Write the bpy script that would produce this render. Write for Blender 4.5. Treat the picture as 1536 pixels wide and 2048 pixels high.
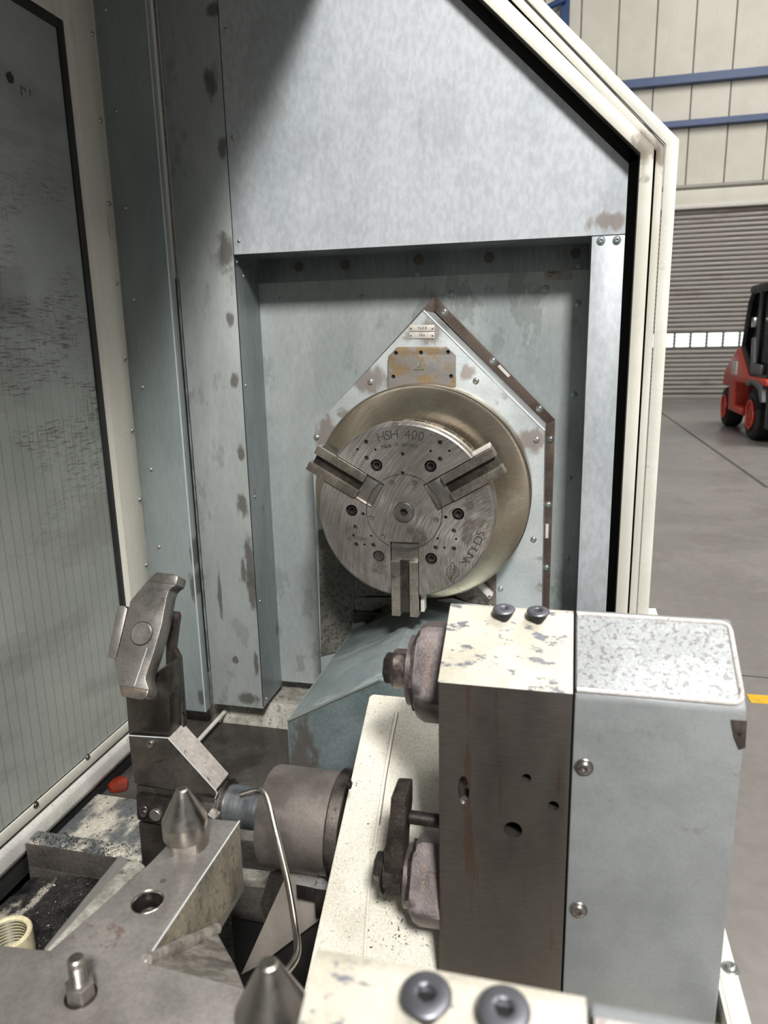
import bpy, bmesh, math, random
from mathutils import Vector, Matrix
random.seed(7)
R = math.radians
sc = bpy.context.scene
for o in list(bpy.data.objects): bpy.data.objects.remove(o)

# ------------------------------------------------------------------ camera
F = 1456.0; YAW, PITCH, ROLL = R(13.74), R(13.14), R(-1.257)
cy, sy, cp, sp = math.cos(YAW), math.sin(YAW), math.cos(PITCH), math.sin(PITCH)
FW = Vector((-sy*cp, cy*cp, -sp)); r0 = Vector((cy, sy, 0)); u0 = r0.cross(FW)
RT = math.cos(ROLL)*r0 + math.sin(ROLL)*u0; UP = -math.sin(ROLL)*r0 + math.cos(ROLL)*u0
cam_d = bpy.data.cameras.new('camera'); cam = bpy.data.objects.new('camera', cam_d)
sc.collection.objects.link(cam); sc.camera = cam
cam.matrix_world = Matrix(((RT.x, UP.x, -FW.x, 0), (RT.y, UP.y, -FW.y, 0), (RT.z, UP.z, -FW.z, 0), (0, 0, 0, 1)))
cam_d.sensor_fit = 'VERTICAL'; cam_d.sensor_height = 36.0; cam_d.lens = 36.0*F/2048
cam_d.clip_start = 0.02; cam_d.clip_end = 200
cam_d.dof.use_dof = True; cam_d.dof.focus_distance = 1.45; cam_d.dof.aperture_fstop = 6.5

# ------------------------------------------------------------------ world, lights, exposure
w = bpy.data.worlds.new('world'); sc.world = w; w.use_nodes = True
wb = w.node_tree.nodes['Background']; wb.inputs[0].default_value = (0.97, 0.985, 1.0, 1); wb.inputs[1].default_value = 0.20
sc.view_settings.view_transform = 'Standard'; sc.view_settings.look = 'None'
sc.view_settings.gamma = 1.0; sc.view_settings.use_curve_mapping = False
sc.view_settings.exposure = 0.1

def area_light(name, loc, target, size, power, color=(1, 1, 1), size_y=None):
    l = bpy.data.lights.new(name, 'AREA'); l.energy = power; l.size = size; l.color = color
    if size_y: l.shape = 'RECTANGLE'; l.size_y = size_y
    o = bpy.data.objects.new(name, l); sc.collection.objects.link(o)
    o.location = loc; d = Vector(target)-Vector(loc)
    o.rotation_euler = d.to_track_quat('-Z', 'Y').to_euler()
    return o
area_light('roof_light', (2.3, -5.1, 6.2), (-0.4, 1.8, 0.0), 1.3, 1200, (1.0, 0.99, 0.97))
area_light('skylight', (3.2, 0.6, 7.0), (0.0, 0.9, -0.6), 2.6, 330, (1.0, 0.985, 0.96), 4.0)
area_light('hall_light', (6.0, 9.0, 9.5), (4.0, 18.0, 1.0), 6.0, 1150, (1.0, 0.98, 0.95))

# ------------------------------------------------------------------ helpers
def ray(x, y): return FW + RT*((x-768)/F) - UP*((y-1024)/F)
def AY(x, y, Y): d = ray(x, y); return d*(Y/d.y)      # point of a sight line on the real plane y = Y
def AX(x, y, X): d = ray(x, y); return d*(X/d.x)
def AZ(x, y, Z): d = ray(x, y); return d*(Z/d.z)
def AN(x, y, p, n): d = ray(x, y); return d*(Vector(p).dot(n)/d.dot(n))
T33 = R(33); SN = Vector((0, -math.sin(T33), math.cos(T33))); SD = Vector((0, math.cos(T33), math.sin(T33)))

def tag(o, label=None, cat=None, group=None, kind=None):
    if label: o['label'] = label
    if cat: o['category'] = cat
    if group: o['group'] = group
    if kind: o['kind'] = kind
    return o
def thing(name, label, cat, loc=(0, 0, 0), group=None):
    o = bpy.data.objects.new(name, None); sc.collection.objects.link(o); o.empty_display_size = 0.05
    o.location = loc; return tag(o, label, cat, group)
def root_loc(p):
    while p.parent: p = p.parent
    return Vector(p.location)
def link(name, me, parent=None):
    o = bpy.data.objects.new(name, me); sc.collection.objects.link(o)
    if parent: o.parent = parent
    return o
def put(name, bm, mat, parent=None, smooth=False, label=None):
    """link a bmesh made in world coordinates as one mesh object"""
    if parent:
        v = root_loc(parent)
        for q in bm.verts: q.co -= v
    bmesh.ops.recalc_face_normals(bm, faces=bm.faces)
    me = bpy.data.meshes.new(name); bm.to_mesh(me); bm.free()
    me.materials.append(mat)
    if smooth:
        for p in me.polygons: p.use_smooth = True
        me.set_sharp_from_angle(angle=R(35))
    o = link(name, me, parent)
    if label: o['label'] = label
    return o
def bevel_bm(bm, w, seg=2):
    if w > 0:
        es = [e for e in bm.edges if len(e.link_faces) == 2 and e.calc_face_angle(0) > R(25)]
        bmesh.ops.bevel(bm, geom=es, offset=w, segments=seg, affect='EDGES', profile=0.5, clamp_overlap=True)
def prism_bm(pts, ext, bev=0, bm=None):
    own = bm is None
    if own: bm = bmesh.new()
    ext = Vector(ext)
    a = [bm.verts.new(Vector(p)) for p in pts]; b = [bm.verts.new(Vector(p)+ext) for p in pts]
    bm.faces.new(a); bm.faces.new(b[::-1]); n = len(pts)
    for i in range(n): bm.faces.new((a[i], b[i], b[(i+1) % n], a[(i+1) % n]))
    if own:
        bmesh.ops.recalc_face_normals(bm, faces=bm.faces); bevel_bm(bm, bev)
    return bm
def prism(name, pts, ext, mat, parent=None, bev=0.0, label=None):
    return put(name, prism_bm(pts, ext, bev), mat, parent, smooth=bev > 0, label=label)
def box_bm(x0, x1, y0, y1, z0, z1, bev=0, bm=None):
    return prism_bm([(x0, y0, z0), (x1, y0, z0), (x1, y0, z1), (x0, y0, z1)], (0, y1-y0, 0), bev, bm)
def box(name, x0, x1, y0, y1, z0, z1, mat, parent=None, bev=0.0, label=None):
    return put(name, box_bm(x0, x1, y0, y1, z0, z1, bev), mat, parent, smooth=bev > 0, label=label)
def frame_of(axis):
    a = Vector(axis).normalized(); return a.to_track_quat('Z', 'Y').to_matrix()
def lathe_bm(prof, c, axis, seg=48, bm=None, hexfrom=None):
    """prof: (radius, height) list along axis; closes to the axis where radius is 0"""
    if bm is None: bm = bmesh.new()
    M = frame_of(axis); c = Vector(c); rings = []
    for i, (r, h) in enumerate(prof):
        if r < 1e-7: rings.append([bm.verts.new(c+M@Vector((0, 0, h)))]); continue
        ring = []
        for k in range(seg):
            t = 2*math.pi*k/seg; rr = r
            if hexfrom is not None and i >= hexfrom:
                tt = (t % (math.pi/3))-math.pi/6; rr = r*math.cos(math.pi/6)/math.cos(tt)
            ring.append(bm.verts.new(c+M@Vector((rr*math.cos(t), rr*math.sin(t), h))))
        rings.append(ring)
    for a, b in zip(rings, rings[1:]):
        if len(a) == 1 and len(b) == 1: continue
        for k in range(seg):
            k2 = (k+1) % seg
            if len(a) == 1: bm.faces.new((a[0], b[k], b[k2]))
            elif len(b) == 1: bm.faces.new((a[k], b[0], a[k2]))
            else: bm.faces.new((a[k], b[k], b[k2], a[k2]))
    return bm
def lathe(name, prof, c, axis, mat, parent=None, seg=48, label=None, hexfrom=None, sharp=35):
    o = put(name, lathe_bm(prof, c, axis, seg, None, hexfrom), mat, parent, smooth=True, label=label)
    if sharp != 35: o.data.set_sharp_from_angle(angle=R(sharp))
    return o
def cyl(name, c, axis, r, h, mat, parent=None, seg=40, bev=0.0, label=None):
    b = min(bev, h*0.4, r*0.4)
    prof = [(0, 0), (r-b, 0), (r, b), (r, h-b), (r-b, h), (0, h)] if b > 0 else [(0, 0), (r, 0), (r, h), (0, h)]
    return lathe(name, prof, c, axis, mat, parent, seg, label)
def tube_bm(pts, r, seg=14, bm=None):
    if bm is None: bm = bmesh.new()
    pts = [Vector(p) for p in pts]; rings = []; n = None
    for i, p in enumerate(pts):
        t = (pts[min(i+1, len(pts)-1)]-pts[max(i-1, 0)]).normalized()
        if n is None: n = t.orthogonal().normalized()
        n = (n-t*n.dot(t)).normalized(); b = t.cross(n)
        rings.append([bm.verts.new(p+(n*math.cos(a)+b*math.sin(a))*r) for a in [2*math.pi*k/seg for k in range(seg)]])
    for a, b in zip(rings, rings[1:]):
        for k in range(seg): bm.faces.new((a[k], b[k], b[(k+1) % seg], a[(k+1) % seg]))
    bm.faces.new(rings[0]); bm.faces.new(rings[-1][::-1])
    return bm
def smooth_path(pts, rad, n=5):
    pts = [Vector(p) for p in pts]; out = [pts[0]]
    for a, b, c in zip(pts, pts[1:], pts[2:]):
        d1 = min(rad, (a-b).length*0.45); d2 = min(rad, (c-b).length*0.45)
        p, q = b+(a-b).normalized()*d1, b+(c-b).normalized()*d2
        for i in range(n+1):
            t = i/n; out.append(p*(1-t)**2+b*2*t*(1-t)+q*t*t)
    out.append(pts[-1]); return out
def boolean_cut(o, bm):
    me = bpy.data.meshes.new('cutter'); bmesh.ops.recalc_face_normals(bm, faces=bm.faces)
    v = root_loc(o)
    for q in bm.verts: q.co -= v
    bm.to_mesh(me); bm.free()
    c = link('cutter', me); c.location = v
    m = o.modifiers.new('cut', 'BOOLEAN'); m.operation = 'DIFFERENCE'; m.solver = 'EXACT'; m.object = c; m.use_self = True
    bpy.context.view_layer.update()
    dg = bpy.context.evaluated_depsgraph_get()
    new = bpy.data.meshes.new_from_object(o.evaluated_get(dg))
    o.modifiers.clear(); o.data = new
    bpy.data.objects.remove(c)
    for p in new.polygons: p.use_smooth = True
    new.set_sharp_from_angle(angle=R(35))
def text_bm(s, size, c, right, up, bm, depth=0.0006, track=1.0, weight=0.0):
    """flat raised lettering centred on c, reading along right"""
    cu = bpy.data.curves.new('t', 'FONT'); cu.body = s; cu.size = size; cu.align_x = 'CENTER'; cu.align_y = 'CENTER'
    cu.extrude = depth/2; cu.space_character = track; cu.offset = weight; cu.resolution_u = 3
    o = bpy.data.objects.new('t', cu); sc.collection.objects.link(o)
    bpy.context.view_layer.update()
    me = bpy.data.meshes.new_from_object(o.evaluated_get(bpy.context.evaluated_depsgraph_get()))
    right = Vector(right).normalized(); up = Vector(up).normalized(); nn = right.cross(up)
    M = Matrix((right, up, nn)).transposed()
    for v in me.vertices: v.co = Vector(c)+M@v.co
    bm.from_mesh(me); bpy.data.objects.remove(o); bpy.data.meshes.remove(me)

# ------------------------------------------------------------------ materials
class NT:
    def __init__(s, name):
        s.m = bpy.data.materials.new(name); s.m.use_nodes = True; s.t = s.m.node_tree
        s.b = s.t.nodes['Principled BSDF']; s.pos = s.t.nodes.new('ShaderNodeNewGeometry').outputs['Position']
    def n(s, k, **kw):
        o = s.t.nodes.new(k)
        for a, v in kw.items(): setattr(o, a, v)
        return o
    def l(s, a, b): s.t.links.new(a, b)
    def val(s, inp, v):
        if hasattr(v, 'links') or hasattr(v, 'is_linked'): s.l(v, inp)
        else: inp.default_value = v
    def math(s, op, a, b=0.0, c=0.0, clamp=False):
        o = s.n('ShaderNodeMath', operation=op, use_clamp=clamp)
        s.val(o.inputs[0], a); s.val(o.inputs[1], b); s.val(o.inputs[2], c); return o.outputs[0]
    def mapr(s, v, a, b, c=0.0, d=1.0):
        o = s.n('ShaderNodeMapRange'); o.interpolation_type = 'SMOOTHSTEP'
        s.l(v, o.inputs[0])
        for i, q in enumerate((a, b, c, d)): o.inputs[i+1].default_value = q
        return o.outputs[0]
    def noise(s, scale, stretch=(1, 1, 1), detail=4, rough=0.55, dist=0.0, off=(0, 0, 0)):
        mp = s.n('ShaderNodeMapping'); s.l(s.pos, mp.inputs[0]); mp.inputs['Scale'].default_value = stretch
        mp.inputs['Location'].default_value = off
        o = s.n('ShaderNodeTexNoise'); s.l(mp.outputs[0], o.inputs['Vector']); o.inputs['Scale'].default_value = scale
        o.inputs['Detail'].default_value = detail; o.inputs['Roughness'].default_value = rough; o.inputs['Distortion'].default_value = dist
        return o.outputs['Fac']
    def mix(s, f, a, b):
        o = s.n('ShaderNodeMix', data_type='RGBA'); s.val(o.inputs['Factor'], f)
        for i, v in ((6, a), (7, b)):
            if isinstance(v, (tuple, list)): o.inputs[i].default_value = (*v[:3], 1)
            else: s.l(v, o.inputs[i])
        return o.outputs[2]
    def sep(s):
        if not hasattr(s, 'xyz'):
            o = s.n('ShaderNodeSeparateXYZ'); s.l(s.pos, o.inputs[0]); s.xyz = o.outputs
        return s.xyz
    def blob(s, cx, cz, a, b, ax='xz', nz=None, soft=0.35):
        X = s.sep()['XYZ'.index(ax[0].upper())]; Z = s.sep()['XYZ'.index(ax[1].upper())]
        dx = s.math('MULTIPLY', s.math('SUBTRACT', X, cx), 1/a); dz = s.math('MULTIPLY', s.math('SUBTRACT', Z, cz), 1/b)
        d = s.math('SQRT', s.math('ADD', s.math('MULTIPLY', dx, dx), s.math('MULTIPLY', dz, dz)))
        if nz is not None: d = s.math('ADD', d, s.math('MULTIPLY', s.math('SUBTRACT', nz, 0.5), 2.2))
        return s.mapr(d, 1.0+soft, 1.0-soft, 0.0, 1.0)
def srgb(r, g, b):
    f = lambda c: (c/255/12.92) if c <= 10 else ((c/255+0.055)/1.055)**2.4
    return (f(r), f(g), f(b))
def surf(name, c1, c2, metallic=0.0, rough=0.5, scale=6, stretch=(1, 1, 1), fine=0.15, fscale=160, fstretch=(1, 1, 1),
         speck=None, spots=(), spotcol=None, bump=0.15, bscale=250, bstretch=(1, 1, 1), rvar=0.12, extra=None, coat=0.0, lo=0.38, hi=0.62):
    t = NT(name); n1 = t.noise(scale, stretch, 5, 0.6)
    col = t.mix(t.mapr(n1, lo, hi), c1, c2)
    n2 = t.noise(fscale, fstretch, 3, 0.6)
    if fine:
        k = t.mapr(n2, 0.3, 0.7, 1-fine, 1+fine)
        hs = t.n('ShaderNodeHueSaturation'); t.l(col, hs.inputs['Color']); t.l(k, hs.inputs['Value']); col = hs.outputs[0]
    if speck:
        scol, ss, thr, amt = speck[:4]; st = speck[4] if len(speck) > 4 else (1, 1, 1)
        n3 = t.noise(ss, st, 4, 0.65, off=(3.1, 1.7, 5.3))
        msk = t.mapr(n3, thr, thr+0.07)
        if len(speck) > 5:
            n4 = t.noise(speck[5], (1, 1, 1), 3, 0.5, off=(9, 2, 4)); msk = t.math('MULTIPLY', msk, t.mapr(n4, 0.42, 0.6))
        col = t.mix(t.math('MULTIPLY', msk, amt), col, scol)
    if spots:
        nz = t.noise(45, (1, 1, 0.5), 4, 0.6, off=(1, 8, 2))
        for q in spots:
            cx, cz, a, b = q[:4]; ax = q[4] if len(q) > 4 else 'xz'; sc_ = q[5] if len(q) > 5 else spotcol; am = q[6] if len(q) > 6 else 0.85
            col = t.mix(t.math('MULTIPLY', t.blob(cx, cz, a, b, ax, nz), am), col, sc_)
    if extra: col = extra(t, col)
    t.l(col, t.b.inputs['Base Color']); t.b.inputs['Metallic'].default_value = metallic
    if rvar: t.l(t.mapr(n1, 0.3, 0.7, max(0.03, rough-rvar), min(1, rough+rvar)), t.b.inputs['Roughness'])
    else: t.b.inputs['Roughness'].default_value = rough
    if coat: t.b.inputs['Coat Weight'].default_value = coat
    if bump:
        bn = t.n('ShaderNodeBump'); bn.inputs['Strength'].default_value = bump; bn.inputs['Distance'].default_value = 0.002
        t.l(t.noise(bscale, bstretch, 3, 0.6, off=(7, 7, 1)), bn.inputs['Height']); t.l(bn.outputs[0], t.b.inputs['Normal'])
    t.m.diffuse_color = (*c1, 1)
    return t.m
BROWN = srgb(112, 102, 96); DIRT = srgb(62, 57, 52)
# stains are listed as real places on the sheets (x, z, half width, half height)
def sp(Y, lst):
    out = []
    for px, py, a, b in lst:
        p = AY(px, py, Y); out.append((p.x, p.z, a*Y/F*1.0, b*Y/F*1.0))
    return out
YP, YW, YS = 1.82, 1.97, 1.79
YD = 1.80
stain_post = sp(YP, [(450, 505, 17, 38), (461, 640, 10, 14), (470, 762, 9, 15), (481, 905, 8, 16), (484, 1010, 14, 24), (500, 1130, 11, 60), (505, 1185, 12, 40), (487, 1140, 6, 26), (421, 165, 12, 28), (446, 295, 10, 24), (427, 20, 14, 12), (512, 1330, 6, 26), (440, 1190, 5, 60), (495, 1395, 26, 15), (470, 1320, 8, 8)])
galv = surf('galvanised_sheet', srgb(176, 182, 185), srgb(187, 191, 194), 0.25, 0.42, scale=3.5, stretch=(1, 1, .45), fine=.09, fscale=90, fstretch=(1, 1, .5), bump=.05, bscale=180,
            speck=(srgb(158, 160, 161), 9, .56, .22), spots=sp(YP, [(1217, 443, 33, 15)]), spotcol=srgb(136, 127, 120))
galv_post = surf('stained_galvanised_sheet', srgb(160, 165, 163), srgb(172, 176, 173), 0.25, 0.42, scale=4, stretch=(1, 1, .4), fine=.05, fscale=120, fstretch=(1, 1, .3), bump=.05, bscale=180,
                 speck=(srgb(128, 132, 128), 11, .56, .5, (1, 1, .45)), spots=stain_post, spotcol=srgb(92, 88, 82))
galv_side = surf('bluish_side_sheet', srgb(136, 145, 144), srgb(148, 156, 155), 0.25, 0.42, scale=4, stretch=(1, 1, .3), fine=.05, fscale=120, fstretch=(1, 1, .2), bump=.04, bscale=180,
                 spots=sp(YS, [(384, 1108, 6, 34), (402, 1393, 8, 18), (389, 1170, 12, 30)]), spotcol=srgb(84, 82, 78))
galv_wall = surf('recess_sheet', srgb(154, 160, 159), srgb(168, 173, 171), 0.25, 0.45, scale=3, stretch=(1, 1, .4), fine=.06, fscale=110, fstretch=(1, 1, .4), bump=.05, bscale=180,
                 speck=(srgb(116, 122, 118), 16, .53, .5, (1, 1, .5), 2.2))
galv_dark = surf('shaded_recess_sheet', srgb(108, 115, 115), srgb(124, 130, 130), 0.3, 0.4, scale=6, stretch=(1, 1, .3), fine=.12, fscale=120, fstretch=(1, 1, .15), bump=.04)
cover_grey = surf('worn_cover_sheet', srgb(168, 174, 174), srgb(181, 186, 186), 0.25, 0.42, scale=5, fine=.06, fscale=150, bump=.05,
                  speck=(srgb(124, 116, 106), 7, .60, .75), spots=sp(YD, [(1062, 880, 30, 22), (655, 870, 26, 40), (860, 665, 22, 24), (735, 760, 40, 26), (935, 745, 16, 14)]), spotcol=srgb(128, 118, 110))
cream = surf('cream_paint', srgb(214, 212, 200), srgb(224, 222, 211), 0, 0.42, scale=4, fine=.03, bump=.04, bscale=120, speck=(srgb(150, 142, 128), 14, .66, .6))
cream_frame = surf('cream_frame_paint', srgb(205, 201, 188), srgb(218, 215, 203), 0, 0.45, scale=5, stretch=(1, 1, .5), fine=.05, fscale=300, bump=.06, bscale=300,
                   speck=(srgb(120, 110, 96), 7, .63, .7), spots=sp(1.77, [(1290, 300, 26, 26), (1325, 300, 14, 30)]), spotcol=srgb(120, 108, 94))
cream_door = surf('cream_door_paint', srgb(202, 198, 184), srgb(212, 209, 197), 0, 0.45, scale=6, stretch=(1, 1, .2), fine=.05, fscale=200, bump=.05, bscale=200,
                  speck=(srgb(86, 76, 64), 9, .62, .7, (1, 1, .15)))
sill_paint = surf('speckled_sill_paint', srgb(188, 185, 180), srgb(208, 205, 198), 0, 0.5, scale=8, fine=.1, fscale=260, bump=.1, bscale=300,
                  speck=(srgb(50, 46, 42), 150, .63, .95))
cream_beam = surf('speckled_cream_casting', srgb(206, 200, 184), srgb(222, 217, 203), 0, 0.6, scale=7, fine=.14, fscale=420, bump=.35, bscale=170,
                  speck=(srgb(70, 62, 52), 300, .61, .6))
cream_chip = surf('chipped_cream_paint', srgb(190, 183, 166), srgb(205, 199, 184), 0, 0.55, scale=12, fine=.08, fscale=420, bump=.25, bscale=160,
                  speck=(srgb(110, 112, 120), 60, .565, .95, (.5, 1, 1)))
blk_grey = surf('grey_block_paint', srgb(135, 138, 138), srgb(145, 148, 148), 0.1, 0.45, scale=10, fine=.05, fscale=300, fstretch=(1, 1, 1), bump=.1, bscale=120,
                speck=(srgb(120, 122, 120), 22, .62, .6))  # darker grey puts the shade of the upright front into the paint
dirty_lit_top = surf('scoured_lit_cover_top', srgb(182, 185, 185), srgb(164, 167, 166), 0.1, 0.45, scale=14, fine=.12, fscale=260, bump=.3, bscale=140,
                 speck=(srgb(112, 104, 98), 170, .53, .65))  # scoured specks over a paler base that paints light onto the slope
black = surf('black_void', (0.006, 0.006, 0.006), (0.01, .01, .01), 0, 0.6, fine=0, bump=0, rvar=0)
rubber = surf('black_rubber', (0.012, 0.012, 0.012), (0.02, .02, .02), 0, 0.5, fine=0, bump=0.1, rvar=0)
seal_brown = surf('brown_seal_strip', srgb(84, 72, 64), srgb(98, 86, 76), 0.5, 0.45, scale=10, fine=.08, bump=.05)
screw_m = surf('zinc_screw', srgb(170, 172, 170), srgb(186, 188, 184), 0.85, 0.3, fine=0, bump=0)
screw_grey = surf('grey_painted_screw', srgb(150, 162, 163), srgb(160, 170, 170), 0.4, 0.38, fine=0, bump=0)
steel = surf('ground_steel', srgb(150, 145, 140), srgb(170, 164, 158), 0.9, 0.34, scale=9, fine=.1, fscale=300, bump=.1, bscale=400, bstretch=(.2, 1, 1), speck=(srgb(90, 80, 72), 70, .66, .6))
steel_d = surf('oily_steel', srgb(96, 90, 85), srgb(124, 116, 110), 0.95, 0.38, scale=14, fine=.12, fscale=260, bump=.15, bscale=200, speck=(srgb(52, 44, 40), 60, .60, .7))
steel_pin = surf('turned_steel', srgb(168, 162, 154), srgb(184, 178, 170), 1.0, 0.3, scale=12, fine=.06, fscale=60, fstretch=(.1, .1, 20), bump=.05, bscale=60, bstretch=(.1, .1, 20))
shaft_m = surf('polished_shaft', srgb(126, 130, 134), srgb(150, 154, 156), .85, 0.32, scale=6, stretch=(6, 1, 1), fine=.05, bump=.02)
blackox = surf('black_oxide_steel', srgb(46, 42, 40), srgb(66, 60, 56), 0.6, 0.42, scale=20, fine=.12, fscale=300, bump=.25, bscale=220, speck=(srgb(150, 142, 132), 200, .70, .7))
noz_m = surf('blued_tool_steel', srgb(104, 96, 95), srgb(124, 114, 112), 0.7, 0.42, scale=14, fine=.08, fscale=300, bump=.12, bscale=300, speck=(srgb(160, 150, 140), 180, .72, .6))
gritty = surf('chip_covered_steel', srgb(52, 46, 42), srgb(74, 66, 60), 0.5, 0.5, scale=30, fine=.25, fscale=260, bump=.8, bscale=190, speck=(srgb(170, 158, 146), 260, .66, .8))
plate_m = surf('cast_plate', srgb(122, 117, 112), srgb(142, 137, 132), 0.35, 0.42, scale=7, fine=.1, fscale=220, bump=.18, bscale=240,
               speck=(srgb(108, 78, 64), 34, .61, .6, (1, 1, 1), 6))
raw_cast = surf('raw_casting', srgb(132, 128, 118), srgb(166, 162, 152), 0.3, 0.6, scale=16, fine=.2, fscale=200, bump=.8, bscale=150, speck=(srgb(70, 66, 58), 60, .58, .6))
weld_m = surf('weld_metal', srgb(140, 134, 126), srgb(170, 164, 156), 0.6, 0.45, scale=30, fine=.2, bump=.6, bscale=120)
brushed = surf('brushed_flank', srgb(146, 142, 136), srgb(164, 159, 153), 0.3, 0.4, scale=10, fine=.18, fscale=120, fstretch=(4, .4, 1), bump=.15, bscale=180, bstretch=(4, .4, 1))
slide_m = surf('way_cover_sheet', srgb(128, 138, 138), srgb(146, 155, 155), 0.35, 0.38, scale=4, fine=.12, fscale=90, fstretch=(.5, 3, 1), bump=.12, bscale=260,
               speck=(srgb(178, 190, 190), 7, .56, .6, (.4, 2.2, 1)))
head_m = surf('rough_headstock', srgb(92, 92, 86), srgb(118, 116, 108), 0.2, 0.6, scale=9, fine=.2, fscale=180, bump=.6, bscale=160, speck=(srgb(56, 54, 48), 110, .52, .7))
head_br = surf('brown_headstock', srgb(104, 96, 88), srgb(126, 116, 106), 0.4, 0.5, scale=14, fine=.2, fscale=150, bump=.3, bscale=160, speck=(srgb(60, 50, 42), 40, .56, .7))
tray_m = surf('oily_tray', srgb(62, 58, 54), srgb(84, 79, 74), 0.3, 0.42, scale=9, fine=.2, fscale=160, bump=.5, bscale=180, speck=(srgb(130, 124, 116), 170, .66, .7))
tray_w = surf('smeared_tray', srgb(96, 98, 98), srgb(186, 180, 166), 0.2, 0.4, scale=9, stretch=(1.6, .8, 1), fine=.2, fscale=120, bump=.4, bscale=90, speck=(srgb(28, 26, 24), 50, .60, .9), lo=.44, hi=.6)
chip_m = surf('metal_chips', srgb(34, 33, 32), srgb(70, 68, 66), 0.6, 0.35, scale=60, fine=.3, bump=0, speck=(srgb(190, 186, 180), 120, .70, .9))
nickel = surf('white_metal_plate', srgb(206, 200, 190), srgb(216, 211, 202), 0.2, 0.4, scale=10, fine=.05, bump=.02)
paper = surf('faded_label_paper', srgb(140, 136, 130), srgb(156, 152, 146), 0, 0.7, scale=30, fine=.08, bump=0)
ink = surf('faded_ink', srgb(84, 82, 78), srgb(96, 94, 90), 0, 0.7, fine=0, bump=0)
etch = surf('engraved_line', srgb(52, 48, 45), srgb(66, 60, 56), 0.3, 0.6, fine=0, bump=0)
gold_ink = surf('amber_print', srgb(142, 116, 98), srgb(128, 106, 92), 0.3, 0.5, scale=200, fine=0, bump=0)
green_ink = surf('green_marker', srgb(74, 96, 58), srgb(84, 100, 62), 0.1, 0.6, fine=0, bump=0)
bronze = surf('rusty_adapter_plate', srgb(142, 137, 133), srgb(142, 122, 92), 0.3, 0.4, lo=.42, hi=.54, scale=18, fine=.08, fscale=200, bump=.06, speck=(srgb(150, 148, 152), 18, .56, .6, (1, 1, 1)))
window_m = None

def turned(name, c1, c2, axis_xz, metallic=0.9, rough=.3, ani=.6, tint=None, ringscale=900, spk=None, var=1.0, swirl=1.0):
    """lathe-turned face: rings and arcs about the spindle axis (real coordinates about that axis)"""
    t = NT(name); X, Y, Z = t.sep()
    dx = t.math('SUBTRACT', X, axis_xz[0]); dz = t.math('SUBTRACT', Z, axis_xz[1])
    rr = t.math('SQRT', t.math('ADD', t.math('MULTIPLY', dx, dx), t.math('MULTIPLY', dz, dz)))
    an = t.math('ARCTAN2', dz, dx)
    cmb = t.n('ShaderNodeCombineXYZ'); t.l(t.math('MULTIPLY', rr, ringscale), cmb.inputs[0]); t.l(t.math('MULTIPLY', an, 1.2), cmb.inputs[1])
    nn = t.n('ShaderNodeTexNoise'); t.l(cmb.outputs[0], nn.inputs['Vector']); nn.inputs['Scale'].default_value = 1; nn.inputs['Detail'].default_value = 3
    # swirling cutter arcs, centred off axis
    dx2 = t.math('SUBTRACT', X, axis_xz[0]+.26); dz2 = t.math('SUBTRACT', Z, axis_xz[1]-.12)
    r2 = t.math('SQRT', t.math('ADD', t.math('MULTIPLY', dx2, dx2), t.math('MULTIPLY', dz2, dz2)))
    c2b = t.n('ShaderNodeCombineXYZ'); t.l(t.math('MULTIPLY', r2, 420), c2b.inputs[0]); t.l(t.math('MULTIPLY', t.math('ARCTAN2', dz2, dx2), 5.0), c2b.inputs[1])
    n2 = t.n('ShaderNodeTexNoise'); t.l(c2b.outputs[0], n2.inputs['Vector']); n2.inputs['Scale'].default_value = 1; n2.inputs['Detail'].default_value = 3
    big = t.noise(9, (1, 1, 1), 4, .6)
    col = t.mix(t.mapr(big, .38, .64), c1, c2)
    k = t.math('ADD', t.mapr(nn.outputs['Fac'], .3, .7, 1-.09*var, 1+.08*var), t.mapr(n2.outputs['Fac'], .35, .7, -.12*swirl, .16*swirl))
    hs = t.n('ShaderNodeHueSaturation'); t.l(col, hs.inputs['Color']); t.l(k, hs.inputs['Value']); col = hs.outputs[0]
    if spk:
        col = t.mix(t.math('MULTIPLY', t.mapr(t.noise(spk[1], (1, 1, 1), 4, .6, off=(4, 4, 4)), spk[2], spk[2]+.08), spk[3]), col, spk[0])
    t.l(col, t.b.inputs['Base Color']); t.b.inputs['Metallic'].default_value = metallic
    t.l(t.mapr(n2.outputs['Fac'], .3, .7, rough-.07*swirl, rough+.12*swirl), t.b.inputs['Roughness'])
    tg = t.n('ShaderNodeTangent'); tg.direction_type = 'RADIAL'; tg.axis = 'Y'
    t.l(tg.outputs[0], t.b.inputs['Tangent']); t.b.inputs['Anisotropic'].default_value = ani
    bn = t.n('ShaderNodeBump'); bn.inputs['Strength'].default_value = .10*swirl; bn.inputs['Distance'].default_value = .0006
    t.l(t.math('ADD', nn.outputs['Fac'], t.math('MULTIPLY', n2.outputs['Fac'], swirl)), bn.inputs['Height']); t.l(bn.outputs[0], t.b.inputs['Normal'])
    return t.m
AXX, AXZ = -0.329, -0.367
chuck_face_m = turned('turned_chuck_face', srgb(160, 154, 147), srgb(186, 180, 173), (AXX, AXZ), metallic=.8, spk=(srgb(92, 78, 70), 12, .60, .5))
flange_m = turned('turned_bronze_flange', srgb(158, 146, 128), srgb(176, 166, 148), (AXX, AXZ), rough=.28, ani=.75, ringscale=300, var=.6, swirl=.15)

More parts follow.
